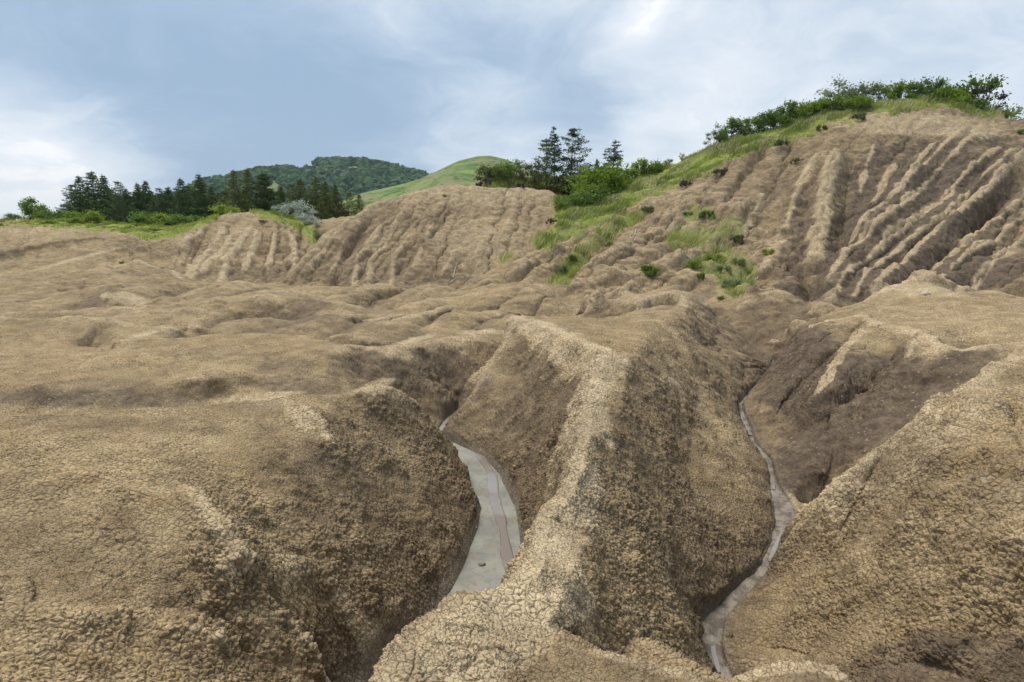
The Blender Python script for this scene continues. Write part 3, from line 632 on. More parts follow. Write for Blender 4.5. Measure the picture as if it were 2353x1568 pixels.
amp = g.m('MULTIPLY_ADD', steep, .48, .12); amp = g.m('MULTIPLY_ADD', popm, g.m('MULTIPLY_ADD', steep, .6, .22), amp)
amp = g.m('MULTIPLY', amp, g.m('SUBTRACT', 1.0, g.m('MULTIPLY', bed, .9)))
crk = g.step(edge, .0, .11); crkb = g.step(edgeb, 0.0, .05)
cellr = g.new('ShaderNodeSeparateColor'); g.l.new(cell.outputs['Color'], cellr.inputs[0])
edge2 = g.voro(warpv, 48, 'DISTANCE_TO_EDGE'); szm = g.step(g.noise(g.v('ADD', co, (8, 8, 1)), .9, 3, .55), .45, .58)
plate = g.m('ADD', g.m('MULTIPLY', g.step(edge, .0, .20), g.m('SUBTRACT', 1.0, g.m('MULTIPLY', szm, .75))), g.m('MULTIPLY', g.step(edge2, .0, .2), g.m('MULTIPLY', szm, .6))); rnd = cellr.outputs[0]
h = g.m('MULTIPLY', plate, g.m('MULTIPLY_ADD', amp, .010, .006))
h = g.m('MULTIPLY_ADD', g.m('MULTIPLY', g.m('MULTIPLY', rnd, plate), amp), .013, h)
lump = g.m('SUBTRACT', 1.0, g.m('ABSOLUTE', g.m('MULTIPLY_ADD', g.noise(g.v('ADD', co, (3, 1, 7)), 4.5, 4, .55), 5.0, -2.5)), clamp=True)
h = g.m('MULTIPLY_ADD', g.m('MULTIPLY', lump, amp), .022, h)
h = g.m('MULTIPLY_ADD', g.m('MULTIPLY', g.m('SUBTRACT', .6, big), amp), .035, h)
h = g.m('MULTIPLY_ADD', g.m('MULTIPLY', mid, amp), .035, h)
h = g.m('MULTIPLY_ADD', g.m('MULTIPLY', crkb, popm), .014, h)
h = g.m('MULTIPLY_ADD', fine, .008, h)
h = g.m('MULTIPLY', h, g.m('SUBTRACT', 1.0, g.m('MULTIPLY', bed, .85)))
bmp = g.new('ShaderNodeBump'); bmp.inputs['Strength'].default_value = .62; bmp.inputs['Distance'].default_value = .012; bh = g.m('MULTIPLY_ADD', g.noise(co, 22, 5, .68), 1.3, g.m('MULTIPLY', plate, .8)); g.l.new(bh, bmp.inputs['Height']); g.l.new(bmp.outputs[0], b.inputs['Normal'])
disp = g.new('ShaderNodeDisplacement'); disp.inputs['Midlevel'].default_value = 0.0; disp.inputs['Scale'].default_value = 1.0
g.l.new(h, disp.inputs['Height']); g.l.new(disp.outputs[0], g.n['Material Output'].inputs['Displacement'])
gm.displacement_method = 'DISPLACEMENT'
# colour
c0 = g.mix(g.step(g.noise(co, .8, 5, .6), .35, .68), (.305, .224, .122), (.43, .320, .176))
c0 = g.mix(g.m('MULTIPLY', g.step(g.noise(g.v('ADD', co, (5, 9, 2)), 2.2, 5, .62), .50, .72), .55), c0, (.37, .235, .10))
c0 = g.mix(g.m('MULTIPLY', g.step(g.noise(g.v('ADD', co, (15, 3, 8)), 1.3, 5, .6), .52, .72), .5), c0, (.25, .20, .145))
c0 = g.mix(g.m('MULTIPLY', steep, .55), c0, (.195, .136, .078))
c0 = g.mix(g.m('MULTIPLY', g.m('MULTIPLY', popm, cellr.outputs[0]), .55), c0, (.46, .335, .19))
c0 = g.mix(g.m('MULTIPLY', g.step(g.m('ADD', pale, g.m('MULTIPLY_ADD', g.m('SUBTRACT', mid, .5), .9, g.m('MULTIPLY', g.m('SUBTRACT', cellr.outputs[1], .5), .35))), .12, .85), .9), c0, g.mix(g.noise(co, 3, 4), (.475, .352, .205), (.66, .53, .345)))
c0 = g.mix(g.m('MULTIPLY', g.step(g.m('ADD', moist_dark, g.m('MULTIPLY', g.m('SUBTRACT', g.noise(co, 5, 5, .65), .5), .9)), .15, .85), .92), c0, g.mix(g.m('MULTIPLY_ADD', g.m('SUBTRACT', cellr.outputs[2], .5), .7, g.step(g.noise(co, 6, 6, .7), .35, .65), clamp=True), (.060, .044, .034), (.165, .12, .082)))
c0 = g.mix(g.m('MULTIPLY', bed, .85), c0, (.30, .27, .22))
c0 = g.mix(g.m('MULTIPLY', g.m('SUBTRACT', fine, .5), .6), c0, (.55, .44, .3))
c0 = g.mix(g.m('MULTIPLY', g.m('SUBTRACT', 1.0, g.m('MULTIPLY', g.step(edge, .0, .085), g.m('MULTIPLY_ADD', g.step(edge2, .0, .10), g.m('MULTIPLY', szm, .5), g.m('SUBTRACT', 1.0, g.m('MULTIPLY', szm, .5))))), .78), c0, (.10, .070, .044))  # shade inside the cracks, painted into the colour along the cell edges
mt = g.noise(g.v('ADD', co, (2, 6, 4)), 3.0, 7, .68)
c0 = g.mix(1.0, c0, g.mix(g.step(mt, .36, .64), (.80, .785, .77), (1.14, 1.135, 1.12)), 'MULTIPLY')
spk = g.m('MULTIPLY', g.step(g.voro(co, 9.0), .22, .10), g.step(g.noise(co, 1.1, 3), .45, .6))
c0 = g.mix(g.m('MULTIPLY', spk, .45), c0, (.50, .37, .22))
gcol = g.mix(g.noise(co, 1.2, 4), (.18, .22, .035), (.30, .32, .09))
c0 = g.mix(grs, c0, gcol)
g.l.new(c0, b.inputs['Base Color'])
g.l.new(g.m('SUBTRACT', .93, g.m('MULTIPLY', moist_dark, .18)), b.inputs['Roughness'])

V = np.stack([XG, YG, ZG], -1).reshape(-1, 3)
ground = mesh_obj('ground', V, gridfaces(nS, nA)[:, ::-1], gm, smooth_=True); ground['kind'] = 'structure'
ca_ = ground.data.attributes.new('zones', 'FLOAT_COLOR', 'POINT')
ca_.data.foreach_set('color', np.stack([np.clip(PALE, 0, 1), GRASS, np.clip(MOIST_DARK, 0, 1), BED], -1).astype(np.float32).ravel())

# ------------------------------------------------------------------ mud and water in the two gullies
mudm, m_, mb = principled('wet_mud', rough=.5, spec=.3)
co = m_.new('ShaderNodeTexCoord').outputs['Object']
mc = m_.mix(m_.step(m_.noise(co, 2.2, 5), .38, .62), (.20, .19, .155), (.285, .27, .22))
mc = m_.mix(m_.step(m_.noise(co, 5.5, 6, .7), .55, .66), mc, (.25, .185, .115))
mc = m_.mix(m_.m('MULTIPLY', m_.step(m_.noise(co, 14, 6, .7), .5, .7), .5), mc, (.14, .13, .105))
m_.l.new(mc, mb.inputs['Base Color'])
mh = m_.m('MULTIPLY_ADD', m_.noise(co, 18, 5, .6), .5, m_.m('MULTIPLY', m_.step(m_.voro(m_.v('ADD', co, m_.v('SCALE', m_.noise(co, 4, 3, out='Color'), .3)), 2.6, 'DISTANCE_TO_EDGE'), 0, .02), .5))
bn = m_.new('ShaderNodeBump'); bn.inputs['Strength'].default_value = .5; bn.inputs['Distance'].default_value = .02; m_.l.new(mh, bn.inputs['Height']); m_.l.new(bn.outputs[0], mb.inputs['Normal'])
m_.l.new(m_.step(m_.noise(co, 3, 4), .35, .65, .45, .75), mb.inputs['Roughness'])
def resample(a, n):
    a = np.array(a); L = np.concatenate([[0], np.cumsum(np.linalg.norm(np.diff(a, axis=0), axis=1))]); t = np.linspace(0, L[-1], n)
    return np.stack([np.interp(t, L, a[:, k]) for k in range(3)], 1)
def ribbon(name, l, r, n, m, mat, widen=1.15, lift=0.0, bump=.012, kind='structure', dip=0.0):
    q = np.linspace(0, 1, n); lp = np.linspace(0, 1, len(l)); l = np.array(l); r = np.array(r)
    L = np.stack([np.interp(q, lp, l[:, k]) for k in range(3)], 1); R = np.stack([np.interp(q, lp, r[:, k]) for k in range(3)], 1)
    t = (np.linspace(-1, 1, m) * widen * .5 + .5)[None, :, None]
    V = L[:, None] * (1 - t) + R[:, None] * t
    V[..., 2] -= .10 * np.maximum(0, np.abs(t[..., 0] - .5) - .5)
    V[..., 2] -= dip * smooth((np.abs(t[..., 0] - .5) * 2 - .72) / .28)
    V[..., 2] += lift + bump * 2 * fbm2(V[..., 0] * 7, V[..., 1] * 7, 3, 4)
    top = V.reshape(-1, 3); o = mesh_obj(name, top, gridfaces(n, m), mat, smooth_=True); o['kind'] = kind
    return o
ribbon('mud_stream', lbw, rbw, 220, 26, mudm, 1.6, 0, .009)
mud2, m2, mb2 = principled('pale_wet_mud', rough=.4, spec=.45)
co2 = m2.new('ShaderNodeTexCoord').outputs['Object']
m2.l.new(m2.mix(m2.step(m2.noise(co2, 7, 5, .62), .42, .6), (.25, .20, .145), (.12, .088, .058)), mb2.inputs['Base Color'])
bn2 = m2.new('ShaderNodeBump'); bn2.inputs['Strength'].default_value = .8; bn2.inputs['Distance'].default_value = .03; m2.l.new(m2.noise(co2, 16, 5, .6), bn2.inputs['Height']); m2.l.new(bn2.outputs[0], mb2.inputs['Normal'])
ribbon('mud_stream', l2, r2, 320, 18, mud2, 2.0, 0, .024)
wm, w_, wb = principled('muddy_water', (.42, .35, .31), .26, .4)
cow = w_.new('ShaderNodeTexCoord').outputs['Object']
bw = w_.new('ShaderNodeBump'); bw.inputs['Strength'].default_value = .35; bw.inputs['Distance'].default_value = .01; w_.l.new(w_.noise(cow, 16, 3, .5, dist=1.0), bw.inputs['Height']); w_.l.new(bw.outputs[0], wb.inputs['Normal'])
w_.l.new(w_.mix(w_.step(w_.noise(cow, 1.1, 3), .45, .6), (.20, .155, .12), (.27, .245, .225)), wb.inputs['Base Color'])
def water(pts, pys, zs_):
    zz_ = lambda y: float(np.interp(y, pys, zs_)) + .008
    L = [P_z(x - w * .5, y, zz_(y)) for x, y, w in pts]; R = [P_z(x + w * .5, y, zz_(y)) for x, y, w in pts]
    L, R = resample(L, 160), resample(R, 160)
    for arr, k in ((L, 1), (R, 2)): arr[:, 0] += .10 * fbm2(arr[:, 1] * 2.5 + k * 9, arr[:, 1] * 0 + k, 4, 4)
    ribbon('water', L, R, 160, 15, wm, 1.15, 0, .0, dip=.045)
pysL = [y for x, y in LB]; pysR = [y for x, y in LB2]
water([(1060,1034,10),(1104,1048,22),(1128,1088,26),(1134,1126,26),(1147,1171,34),(1156,1217,34),(1163,1268,36),(1174,1313,38),(1188,1350,40)], pysL, LSZ)
water([(1702,950,6),(1712,975,8),(1724,1000,8)], pysR, RSZ); water([(1771,1097,8),(1778,1110,7),(1780,1125,8)], pysR, RSZ)
water([(1822,1172,5),(1823,1190,8),(1800,1206,13),(1789,1235,15),(1774,1275,13),(1768,1290,5)], pysR, RSZ)
water([(1634,1460,8),(1639,1494,17),(1650,1535,15),(1655,1545,5)], pysR, RSZ)

# ------------------------------------------------------------------ plants
def leafmat(name, c1, c2, sc=3.0, rough=.65, trans=.0):
    m, t, b = principled(name, rough=rough, spec=.2)
    co = t.new('ShaderNodeTexCoord').outputs['Object']; oi = t.new('ShaderNodeObjectInfo')
    f = t.m('ADD', t.step(t.noise(co, sc, 4, .6), .35, .65), t.m('MULTIPLY', t.m('SUBTRACT', oi.outputs['Random'], .5), .5), clamp=True)
    t.l.new(t.mix(f, c1, c2), b.inputs['Base Color'])
    if trans:
        tr = t.new('ShaderNodeBsdfTranslucent'); t.l.new(t.mix(f, c1, c2), tr.inputs[0]); mx = t.new('ShaderNodeMixShader'); mx.inputs[0].default_value = trans
        t.l.new(b.outputs[0], mx.inputs[1]); t.l.new(tr.outputs[0], mx.inputs[2]); t.l.new(mx.outputs[0], t.n['Material Output'].inputs['Surface'])
    return m
LM = dict(
    pine=leafmat('pine_needles', (.048, .085, .022), (.11, .155, .036), 2.2), pinew=leafmat('warm_pine_needles', (.075, .10, .022), (.17, .185, .04), 2.2),
    dark=leafmat('dark_needles', (.036, .062, .018), (.085, .12, .03), 2.5), decid=leafmat('leaves', (.10, .17, .03), (.21, .30, .06), 2, trans=.4),
    shrub=leafmat('shrub_leaves', (.15, .22, .025), (.32, .40, .06), 2, trans=.45), bright=leafmat('bright_leaves', (.13, .21, .02), (.27, .36, .05), 2, trans=.45),
    silver=leafmat('silver_leaves', (.26, .30, .24), (.58, .61, .52), 3, trans=.2), olive=leafmat('grey_green_leaves', (.17, .21, .09), (.32, .36, .18), 3, trans=.4),
    dim=leafmat('dull_leaves', (.10, .13, .035), (.20, .22, .07), 3, trans=.45), purple=leafmat('purplish_leaves', (.07, .055, .05), (.13, .11, .09), 3))
bark, bt, bb = principled('bark', (.10, .075, .055), .9)
bco = bt.new('ShaderNodeTexCoord').outputs['Object']; bt.l.new(bt.mix(bt.noise(bco, 12, 4), (.07, .052, .04), (.17, .12, .085)), bb.inputs['Base Color'])
deadm, _, _ = principled('dead_wood', (.42, .36, .27), .9)

def tube(V, Fc, p0, p1, r0, r1, k=5):
    p0 = np.array(p0, float); p1 = np.array(p1, float); d = p1 - p0; n = np.linalg.norm(d) + 1e-9; d /= n
    u = np.cross(d, [0.3, .2, 1.0]); u /= np.linalg.norm(u) + 1e-9; v = np.cross(d, u); b = len(V)
    for p, r in ((p0, r0), (p1, r1)):
        for i in range(k):
            a = 2 * math.pi * i / k; V.append(tuple(p + r * (math.cos(a) * u + math.sin(a) * v)))
    for i in range(k): Fc.append((b + i, b + (i + 1) % k, b + k + (i + 1) % k, b + k + i))
def leaves(C, size, rng, flat=0.0, aspect=.5):
    """C: leaf centres -> triangle soup; each leaf a small folded pair of triangles"""
    n = len(C); d = rng.normal(size=(n, 3)); d[:, 2] *= (1 - flat); d /= np.linalg.norm(d, axis=1)[:, None]
    e = rng.normal(size=(n, 3)); e -= (e * d).sum(1)[:, None] * d; e /= np.linalg.norm(e, axis=1)[:, None]
    sz = size * rng.uniform(.6, 1.3, n)[:, None]
    V = np.stack([C - d * sz, C + e * sz * aspect, C + d * sz, C - e * sz * aspect], 1).reshape(-1, 3)
    i = np.arange(n)[:, None] * 4
    return V, np.concatenate([i, i + 1, i + 2, i + 3], 1)

def pine_proto(seed, H=4.5, R=1.1, levels=20, dens=1.0, base=.08, cone=1.0, sparse=0.0, mat='pine', lsize=.085):
    rng = np.random.default_rng(seed); V = []; Fc = []; C = []
    lean = rng.normal(0, .03, 2); bend = lambda t: np.array([lean[0] * t * H + .04 * math.sin(t * 5 + seed), lean[1] * t * H, t * H])
    for i in range(8): tube(V, Fc, bend(i / 8), bend((i + 1) / 8), .018 * H * (1 - i / 8.3), .018 * H * (1 - (i + 1) / 8.3), 6)
    for l in range(levels):
        t = base + (1 - base) * (l + .5) / levels
        nb = int(rng.integers(4, 7)); a0 = rng.uniform(0, 6.28)
        rad = R * ((1 - t) ** cone * 1.0 + .06) * (min(1, (t - base + .12) / .25) ** .5)
        for b_ in range(nb):
            if rng.random() < sparse: continue
            L = rad * rng.uniform(.55, 1.25); a = a0 + b_ * 6.283 / nb + rng.normal(0, .2)
            up_ = rng.uniform(.05, .45) * L; p0 = bend(t); p1 = p0 + np.array([math.cos(a) * L, math.sin(a) * L, up_])
            tube(V, Fc, p0, p1, .010 * H * .5 * (1 - t * .6), .004, 3)
            k = max(6, int(85 * dens * L / R)) + 6
            u = rng.uniform(.25, 1.05, k)[:, None]; sp = .07 + .17 * L * (1.1 - u)
            C.append(p0 + (p1 - p0) * u + rng.normal(size=(k, 3)) * np.concatenate([sp, sp, sp * .45], 1))
    k = int(30 * dens); C.append(bend(.97) + rng.normal(size=(k, 3)) * [.05, .05, .13])
    C = np.concatenate(C); LV, LF = leaves(C, lsize, rng, .2, .32)
    return (np.array(V), Fc, LV, LF, mat, H)
def shrub_proto(seed, R=1.0, H=1.2, n=1400, blobs=9, mat='shrub', lsize=.07, stem=True, airy=.0, tall=False):
    rng = np.random.default_rng(seed); V = []; Fc = []; C = []
    for b_ in range(blobs):
        a = rng.uniform(0, 6.28); q = math.sqrt(rng.random()) * .75; h = rng.uniform(.12, .8) if not tall else (b_ + .5) / blobs * .9
        hh = h * (1 - .45 * q * q)
        c = np.array([math.cos(a) * q * R, math.sin(a) * q * R, hh * H]); rr = rng.uniform(.3, .5) * min(R, H) * (1 - .3 * airy)
        base_ = np.array([c[0] * .15, c[1] * .15, 0]); mid_ = base_ * .5 + c * .5 + rng.normal(0, .05, 3)
        tube(V, Fc, base_ - [0, 0, .15], mid_, .022 * H, .014 * H, 4); tube(V, Fc, mid_, c, .014 * H, .005 * H, 3)
        k = int(n / blobs); d = rng.normal(size=(k, 3)); d /= np.linalg.norm(d, axis=1)[:, None]
        # twigs radiating out of the clump with leaves along them
        tw = rng.integers(0, 22, k); td = rng.normal(size=(22, 3)); td[:, 2] = np.abs(td[:, 2]) * .8 + .1; td /= np.linalg.norm(td, axis=1)[:, None]
        rad = rng.uniform(.25, 1.35, k)[:, None] * rr
        C.append(c + (td[tw] * .75 + d * .35) * rad * [1.1, 1.1, .9])
        for j in range(0, 22, 4): tube(V, Fc, c, c + td[j] * rr * 1.1, .005 * H, .002, 3)
    C = np.concatenate(C); C[:, 2] = np.maximum(C[:, 2], .02)
    LV, LF = leaves(C, lsize, rng, .1, .55)
    return (np.array(V), Fc, LV, LF, mat, float(np.percentile(C[:, 2], 99.5)))
def emptyat(name, loc, rz, sc, label, cat, group=None):
    o = bpy.data.objects.new(name, None); COL.objects.link(o); o.location = loc; o.rotation_euler = (0, 0, rz); o.scale = sc; o.empty_display_size = .3
    o['label'] = label; o['category'] = cat
    if group: o['group'] = group
    return o
_cache = {}
def plant(name, proto_key, proto, loc, height, label, cat, group=None, wide=1.0, rz=None, mat=None, parts=('trunk', 'crown')):
    mat = mat or proto[4]
    key = (proto_key, mat)
    sc = height / proto[5]; rz = rz if rz is not None else (hash_(loc[0] * 13.7 + loc[1]) * 6.28)
    root = emptyat(name, loc, rz, (sc * wide, sc * wide, sc), label, cat, group)
    if key not in _cache:
        a = mesh_obj(parts[0], proto[0], proto[1], bark, root); b = mesh_obj(parts[1], proto[2], proto[3], LM[mat], root)
        _cache[key] = (a, b)
    else:
        for k, src in enumerate(_cache[key]):
            c = src.copy(); c.name = parts[k]; COL.objects.link(c); c.parent = root
    return root
def hash_(v): return (math.sin(v * 12.9898) * 43758.5453) % 1.0
def at_depth(px, Y, dz=-.05):
    x = P_h(px, Y, 0)[0]; z = float(sampleZ(np.array([x]), np.array([Y]))[0]); x = P_h(px, Y, z)[0]; return (x, Y, z + dz)
def height_to(px, py_top, Y, z0): return P_Y(px, py_top, Y)[2] - z0

PINE = {'a': pine_proto(1, 4.5, 1.6, 18, 1.3, base=.04, cone=.8), 'b': pine_proto(2, 4.5, 1.3, 20, 1.2, base=.04, cone=.8), 'c': pine_proto(3, 4.5, 1.8, 15, 1.4, base=.04, cone=.6, sparse=.05),
        'round': pine_proto(4, 4.0, 1.6, 18, 2.6, base=.02, cone=.6, mat='dark'), 'open': pine_proto(5, 4.5, .95, 13, 1.0, base=.28, cone=.4, sparse=.35, mat='dark'),
        'lone': pine_proto(6, 4.5, 1.25, 8, 1.6, base=.42, cone=.35, sparse=.2, mat='dark'), 'bough': pine_proto(8, 4.5, 1.6, 12, 1.5, base=.14, cone=.5, sparse=.2, mat='dark')}
GW = 'pines of the wood behind the grassy bank'
def pine(px, Y, top, kind, label, wide=1.0, mat=None, group=GW):
    l = at_depth(px, Y); plant('pine_tree', 'pine' + kind, PINE[kind], l, height_to(px, top, Y, l[2]), label, 'pine tree', group, wide, mat=mat)
pine(168, 60, 425, 'c', 'dark pine at the left end of the wood, beside the round leafy tree')
pine(189, 61, 406, 'a', 'slim spired pine, second from the left end of the wood')
pine(224, 60, 396, 'a', 'tallest and broadest pine in the left part of the wood, several spires at its top', 1.25)
pine(247, 62, 404, 'b', 'narrow spired pine just right of the tallest pine in the left part of the wood')
pine(276, 59, 419, 'c', 'blunt topped dark pine fifth from the left end of the wood')
pine(298, 62, 434, 'b', 'short pine in the dip right of the blunt topped pine')
pine(325, 62, 422, 'b', 'thin pine spire left of a twin spire in the low middle of the wood')
pine(341, 63, 417, 'b', 'thin pine spire right of its twin in the low middle of the wood')
pine(366, 61, 434, 'c', 'low bushy pine between the twin spires and the next taller pines')
pine(395, 61, 431, 'a', 'medium pine in the middle of the wood with a ragged rounded top')
pine(423, 59, 412, 'a', 'tall pine in the middle of the wood, left one of the taller pair')
pine(448, 62, 428, 'c', 'broad pine filling the gap between two tall pines right of the middle of the wood')
pine(467, 59, 402, 'b', 'tall narrow spired pine right of the middle of the wood, highest before the small mound', 1.1)
pine(489, 60, 429, 'a', 'medium green pine between the tall narrow spire and the pines on the small mound')
pine(516, 61, 440, 'c', 'low bushy pine at the foot of the two spires above the small mound', mat='pinew')
pine(542, 57, 393, 'a', 'warm green pine spire above the left shoulder of the small mound', .9, mat='pinew')
pine(577, 58, 390, 'a', 'tallest warm green pine spire behind the top of the small mound', .9, mat='pinew')
pine(611, 50.5, 401, 'round', 'dense dark rounded conifer standing on the top of the small mound', 1.0, group=None)
pine(650, 58, 428, 'b', 'thin pine half hidden right of the dense dark rounded conifer', mat='pinew')
pine(676, 58, 424, 'c', 'bushy pine directly above the silver white shrub', mat='pinew')
pine(696, 58, 412, 'a', 'tall warm green pine behind the silver white shrub', 1.1, mat='pinew')
pine(728, 59, 406, 'a', 'highest pine right of the silver white shrub', 1.05, mat='pinew')
pine(750, 58, 418, 'b', 'spired pine next to the highest one right of the silver white shrub', mat='pinew')
pine(772, 60, 424, 'b', 'slim pine on the descending right side of the wood before the forested hill', mat='pinew')
pine(738, 51, 458, 'a', 'small yellowish young pine in front of the taller pines beside the silver shrub', .9, mat='pinew', group=None)
pine(800, 60, 444, 'c', 'low pine near the right end of the wood above the big mound edge', mat='pinew')
pine(828, 62, 447, 'a', 'last small pine at the right end of the wood touching the big mound', mat='pinew')
# infill row that closes the wood
for k_, (px_, tp_, kd, lb_) in enumerate([(180,440,'c','low back pine seen between the two leftmost pines of the wood'),(210,430,'a','back pine filling the gap left of the tallest pine of the left wood'),(262,436,'c','back pine showing between the narrow spired pine and the blunt topped one'),(312,442,'c','low back pine just left of the twin spires'),
        (352,440,'a','low back pine just right of the twin spires'),(380,440,'c','back pine left of the medium ragged topped pine'),(410,436,'c','back pine right of the medium ragged topped pine'),(436,438,'a','back pine behind the left one of the taller middle pair'),(475,436,'c','back pine behind the tall narrow spired pine'),
        (502,444,'c','low back pine left of the pines on the small mound'),(530,440,'c','low back pine behind the first warm green spire over the small mound'),(560,436,'c','back pine between the two warm green spires over the small mound'),(632,455,'c','low back pine right behind the dense dark rounded conifer'),
        (660,458,'c','low back pine above the leftmost silver white shrub'),(715,452,'c','low back pine between the two highest pines right of the silver shrub'),(760,455,'c','low back pine between the last spired pines of the wood'),(790,462,'c','lowest back pine near the right end of the wood')]):
    pine(px_, 63.5 + (k_ % 3), tp_, kd, lb_, 1.15, group='back row pines of the wood')

SH = {'s1': shrub_proto(11, n=2200, blobs=12), 's2': shrub_proto(12, 1.3, 1.1, 2800, 15), 's3': shrub_proto(13, 1.0, 1.5, 1700, 13, tall=True, airy=.5), 'air': shrub_proto(14, 1.0, 1.5, 1100, 13, airy=.4, tall=True, lsize=.06),
      'sil': shrub_proto(15, 1.1, 1.3, 1500, 9, 'silver', .06, tall=True, airy=.6), 'ball': shrub_proto(16, 1.0, 1.0, 4200, 20, 'shrub', .06), 'dec': shrub_proto(17, 1.3, 2.2, 5000, 20, 'decid', .09, tall=True), 'cush': shrub_proto(18, 1.2, .5, 2400, 14, 'dim', .05)}
def shrub(px, Y, top, kind, label, mat=None, wide=1.0, name='shrub', cat='shrub', group=None):
    l = at_depth(px, Y); h = max(.25, height_to(px, top, Y, l[2])); plant(name, 'sh' + kind, SH[kind], l, h, label, cat, group, wide, mat=mat, parts=('stem', 'foliage'))
# left
l_ = at_depth(83, 62); plant('leafy_tree', 'shdec', SH['dec'], l_, height_to(83, 457, 62, l_[2]), 'round leafy deciduous tree standing alone left of the pine wood', 'tree', wide=.85)
shrub(30, 56, 490, 's1', 'pale low shrub at the far left on the grassy bank', 'olive'); shrub(120, 60, 483, 's2', 'low leafy shrub between the round tree and the pine wood', 'decid')
shrub(190, 52.5, 484, 's2', 'bright green shrub in front of the left end of the pine wood', 'shrub', 1.2); shrub(152, 56, 484, 's1', 'small mid green shrub at the foot of the leftmost pine', 'decid')
shrub(350, 54, 487, 's2', 'rounded shrub below the twin pine spires', 'decid', 1.2); shrub(385, 53, 492, 's1', 'low bush at the wood edge just right of the rounded shrub', 'shrub', 1.4); shrub(425, 53, 493, 's2', 'dark bush at the wood edge below the tall middle pines', 'decid', 1.4)
shrub(520, 51, 470, 's1', 'yellow green bush left of the small mound top', 'shrub', 1.2)
shrub(652, 49, 466, 'sil', 'silver white flowering shrub, left one of the row beside the dark rounded conifer', wide=1.0, group='silver white flowering shrubs'); shrub(693, 48.5, 459, 'sil', 'largest silver white flowering shrub, in the middle of the row right of the small mound', wide=.95, group='silver white flowering shrubs')
shrub(706, 45.5, 490, 'sil', 'silver white flowering shrub low in front of the largest one', wide=1.2, group='silver white flowering shrubs'); shrub(729, 44.5, 505, 'sil', 'silver white flowering shrub near the big mound edge', wide=.9, group='silver white flowering shrubs'); shrub(731, 43, 528, 'sil', 'smallest and lowest silver shrub against the edge of the big mound', 'olive', 1.0, group='silver white flowering shrubs')
# ridge in the middle
shrub(1123, 46, 378, 's1', 'dark grey green shrub at the left end of the grassy ridge above the big mound', 'dim', 1.0); shrub(1153, 46, 374, 's2', 'dark green dense shrub left of the silvery one on the ridge', 'decid', .8)
shrub(1190, 46.5, 370, 'sil', 'broad silvery shrub on the ridge between the dark shrub and the bare twiggy one', 'olive', 1.1); shrub(1218, 46, 369, 'air', 'nearly bare twiggy shrub left of the three tall pines', 'purple', .5)
GP = None
pine(1239, 45.5, 372, 'c', 'low bushy pine at the left foot of the three tall pines', .9, 'pine', None); pine(1256, 45, 323, 'bough', 'leftmost and lowest of the three tall pines on the ridge, bushy green crown', .85, 'pine', GP)
pine(1275, 46, 294, 'open', 'thin sparse pine, tallest of the three on the ridge', .75, None, GP); pine(1308, 45, 298, 'bough', 'dark pine with wide boughs reaching right, rightmost of the three tall ones', 1.0, None, GP)
pine(1406, 45.5, 325, 'lone', 'lone pine with open layered boughs standing right of the three tall pines', 1.1, None, None); pine(1371, 46, 366, 'b', 'small young pine between the three tall pines and the lone pine', .9, 'pine', None)
shrub(1335, 44.2, 395, 's1', 'greyish pink flowering shrub at the feet of the tall pines', 'olive', 1.0); shrub(1300, 45, 396, 's1', 'low grey green shrub under the tall pines', 'dim', 1.2)
shrub(1374, 41.2, 380, 'ball', 'largest bright green shrub in the hollow of the grassy slope', 'bright', 1.05); shrub(1402, 40.2, 398, 'ball', 'dense green shrub lower right of the largest bright one', 'shrub', .9)
shrub(1362, 39.2, 418, 'ball', 'dark lower lobe shrub beneath the largest bright one', 'shrub', 1.1); shrub(1330, 38.4, 440, 's2', 'rose bush with tiny white flowers at the lower left of the hollow', 'decid', 1.2)
shrub(1432, 42.5, 385, 's2', 'shrub right of the large bright one with small white flowers', 'shrub', .9); shrub(1470, 43.2, 366, 's3', 'tall mid green shrub right of the lone pine against the sky', 'shrub', 1.1); shrub(1500, 43, 372, 's2', 'rounded shrub on the crest right of the tall mid green one', 'bright', 1.0)
shrub(1535, 43, 366, 's3', 'loose leafy shrub where the grassy slope starts to rise', 'shrub', 1.0); shrub(1568, 42.6, 352, 'air', 'thin airy shrub last before the long bare grassy rise', 'shrub', .8); shrub(1670, 41.2, 326, 'ball', 'small dark round bush low on the grassy rise below the crest shrubs', 'decid', .8)
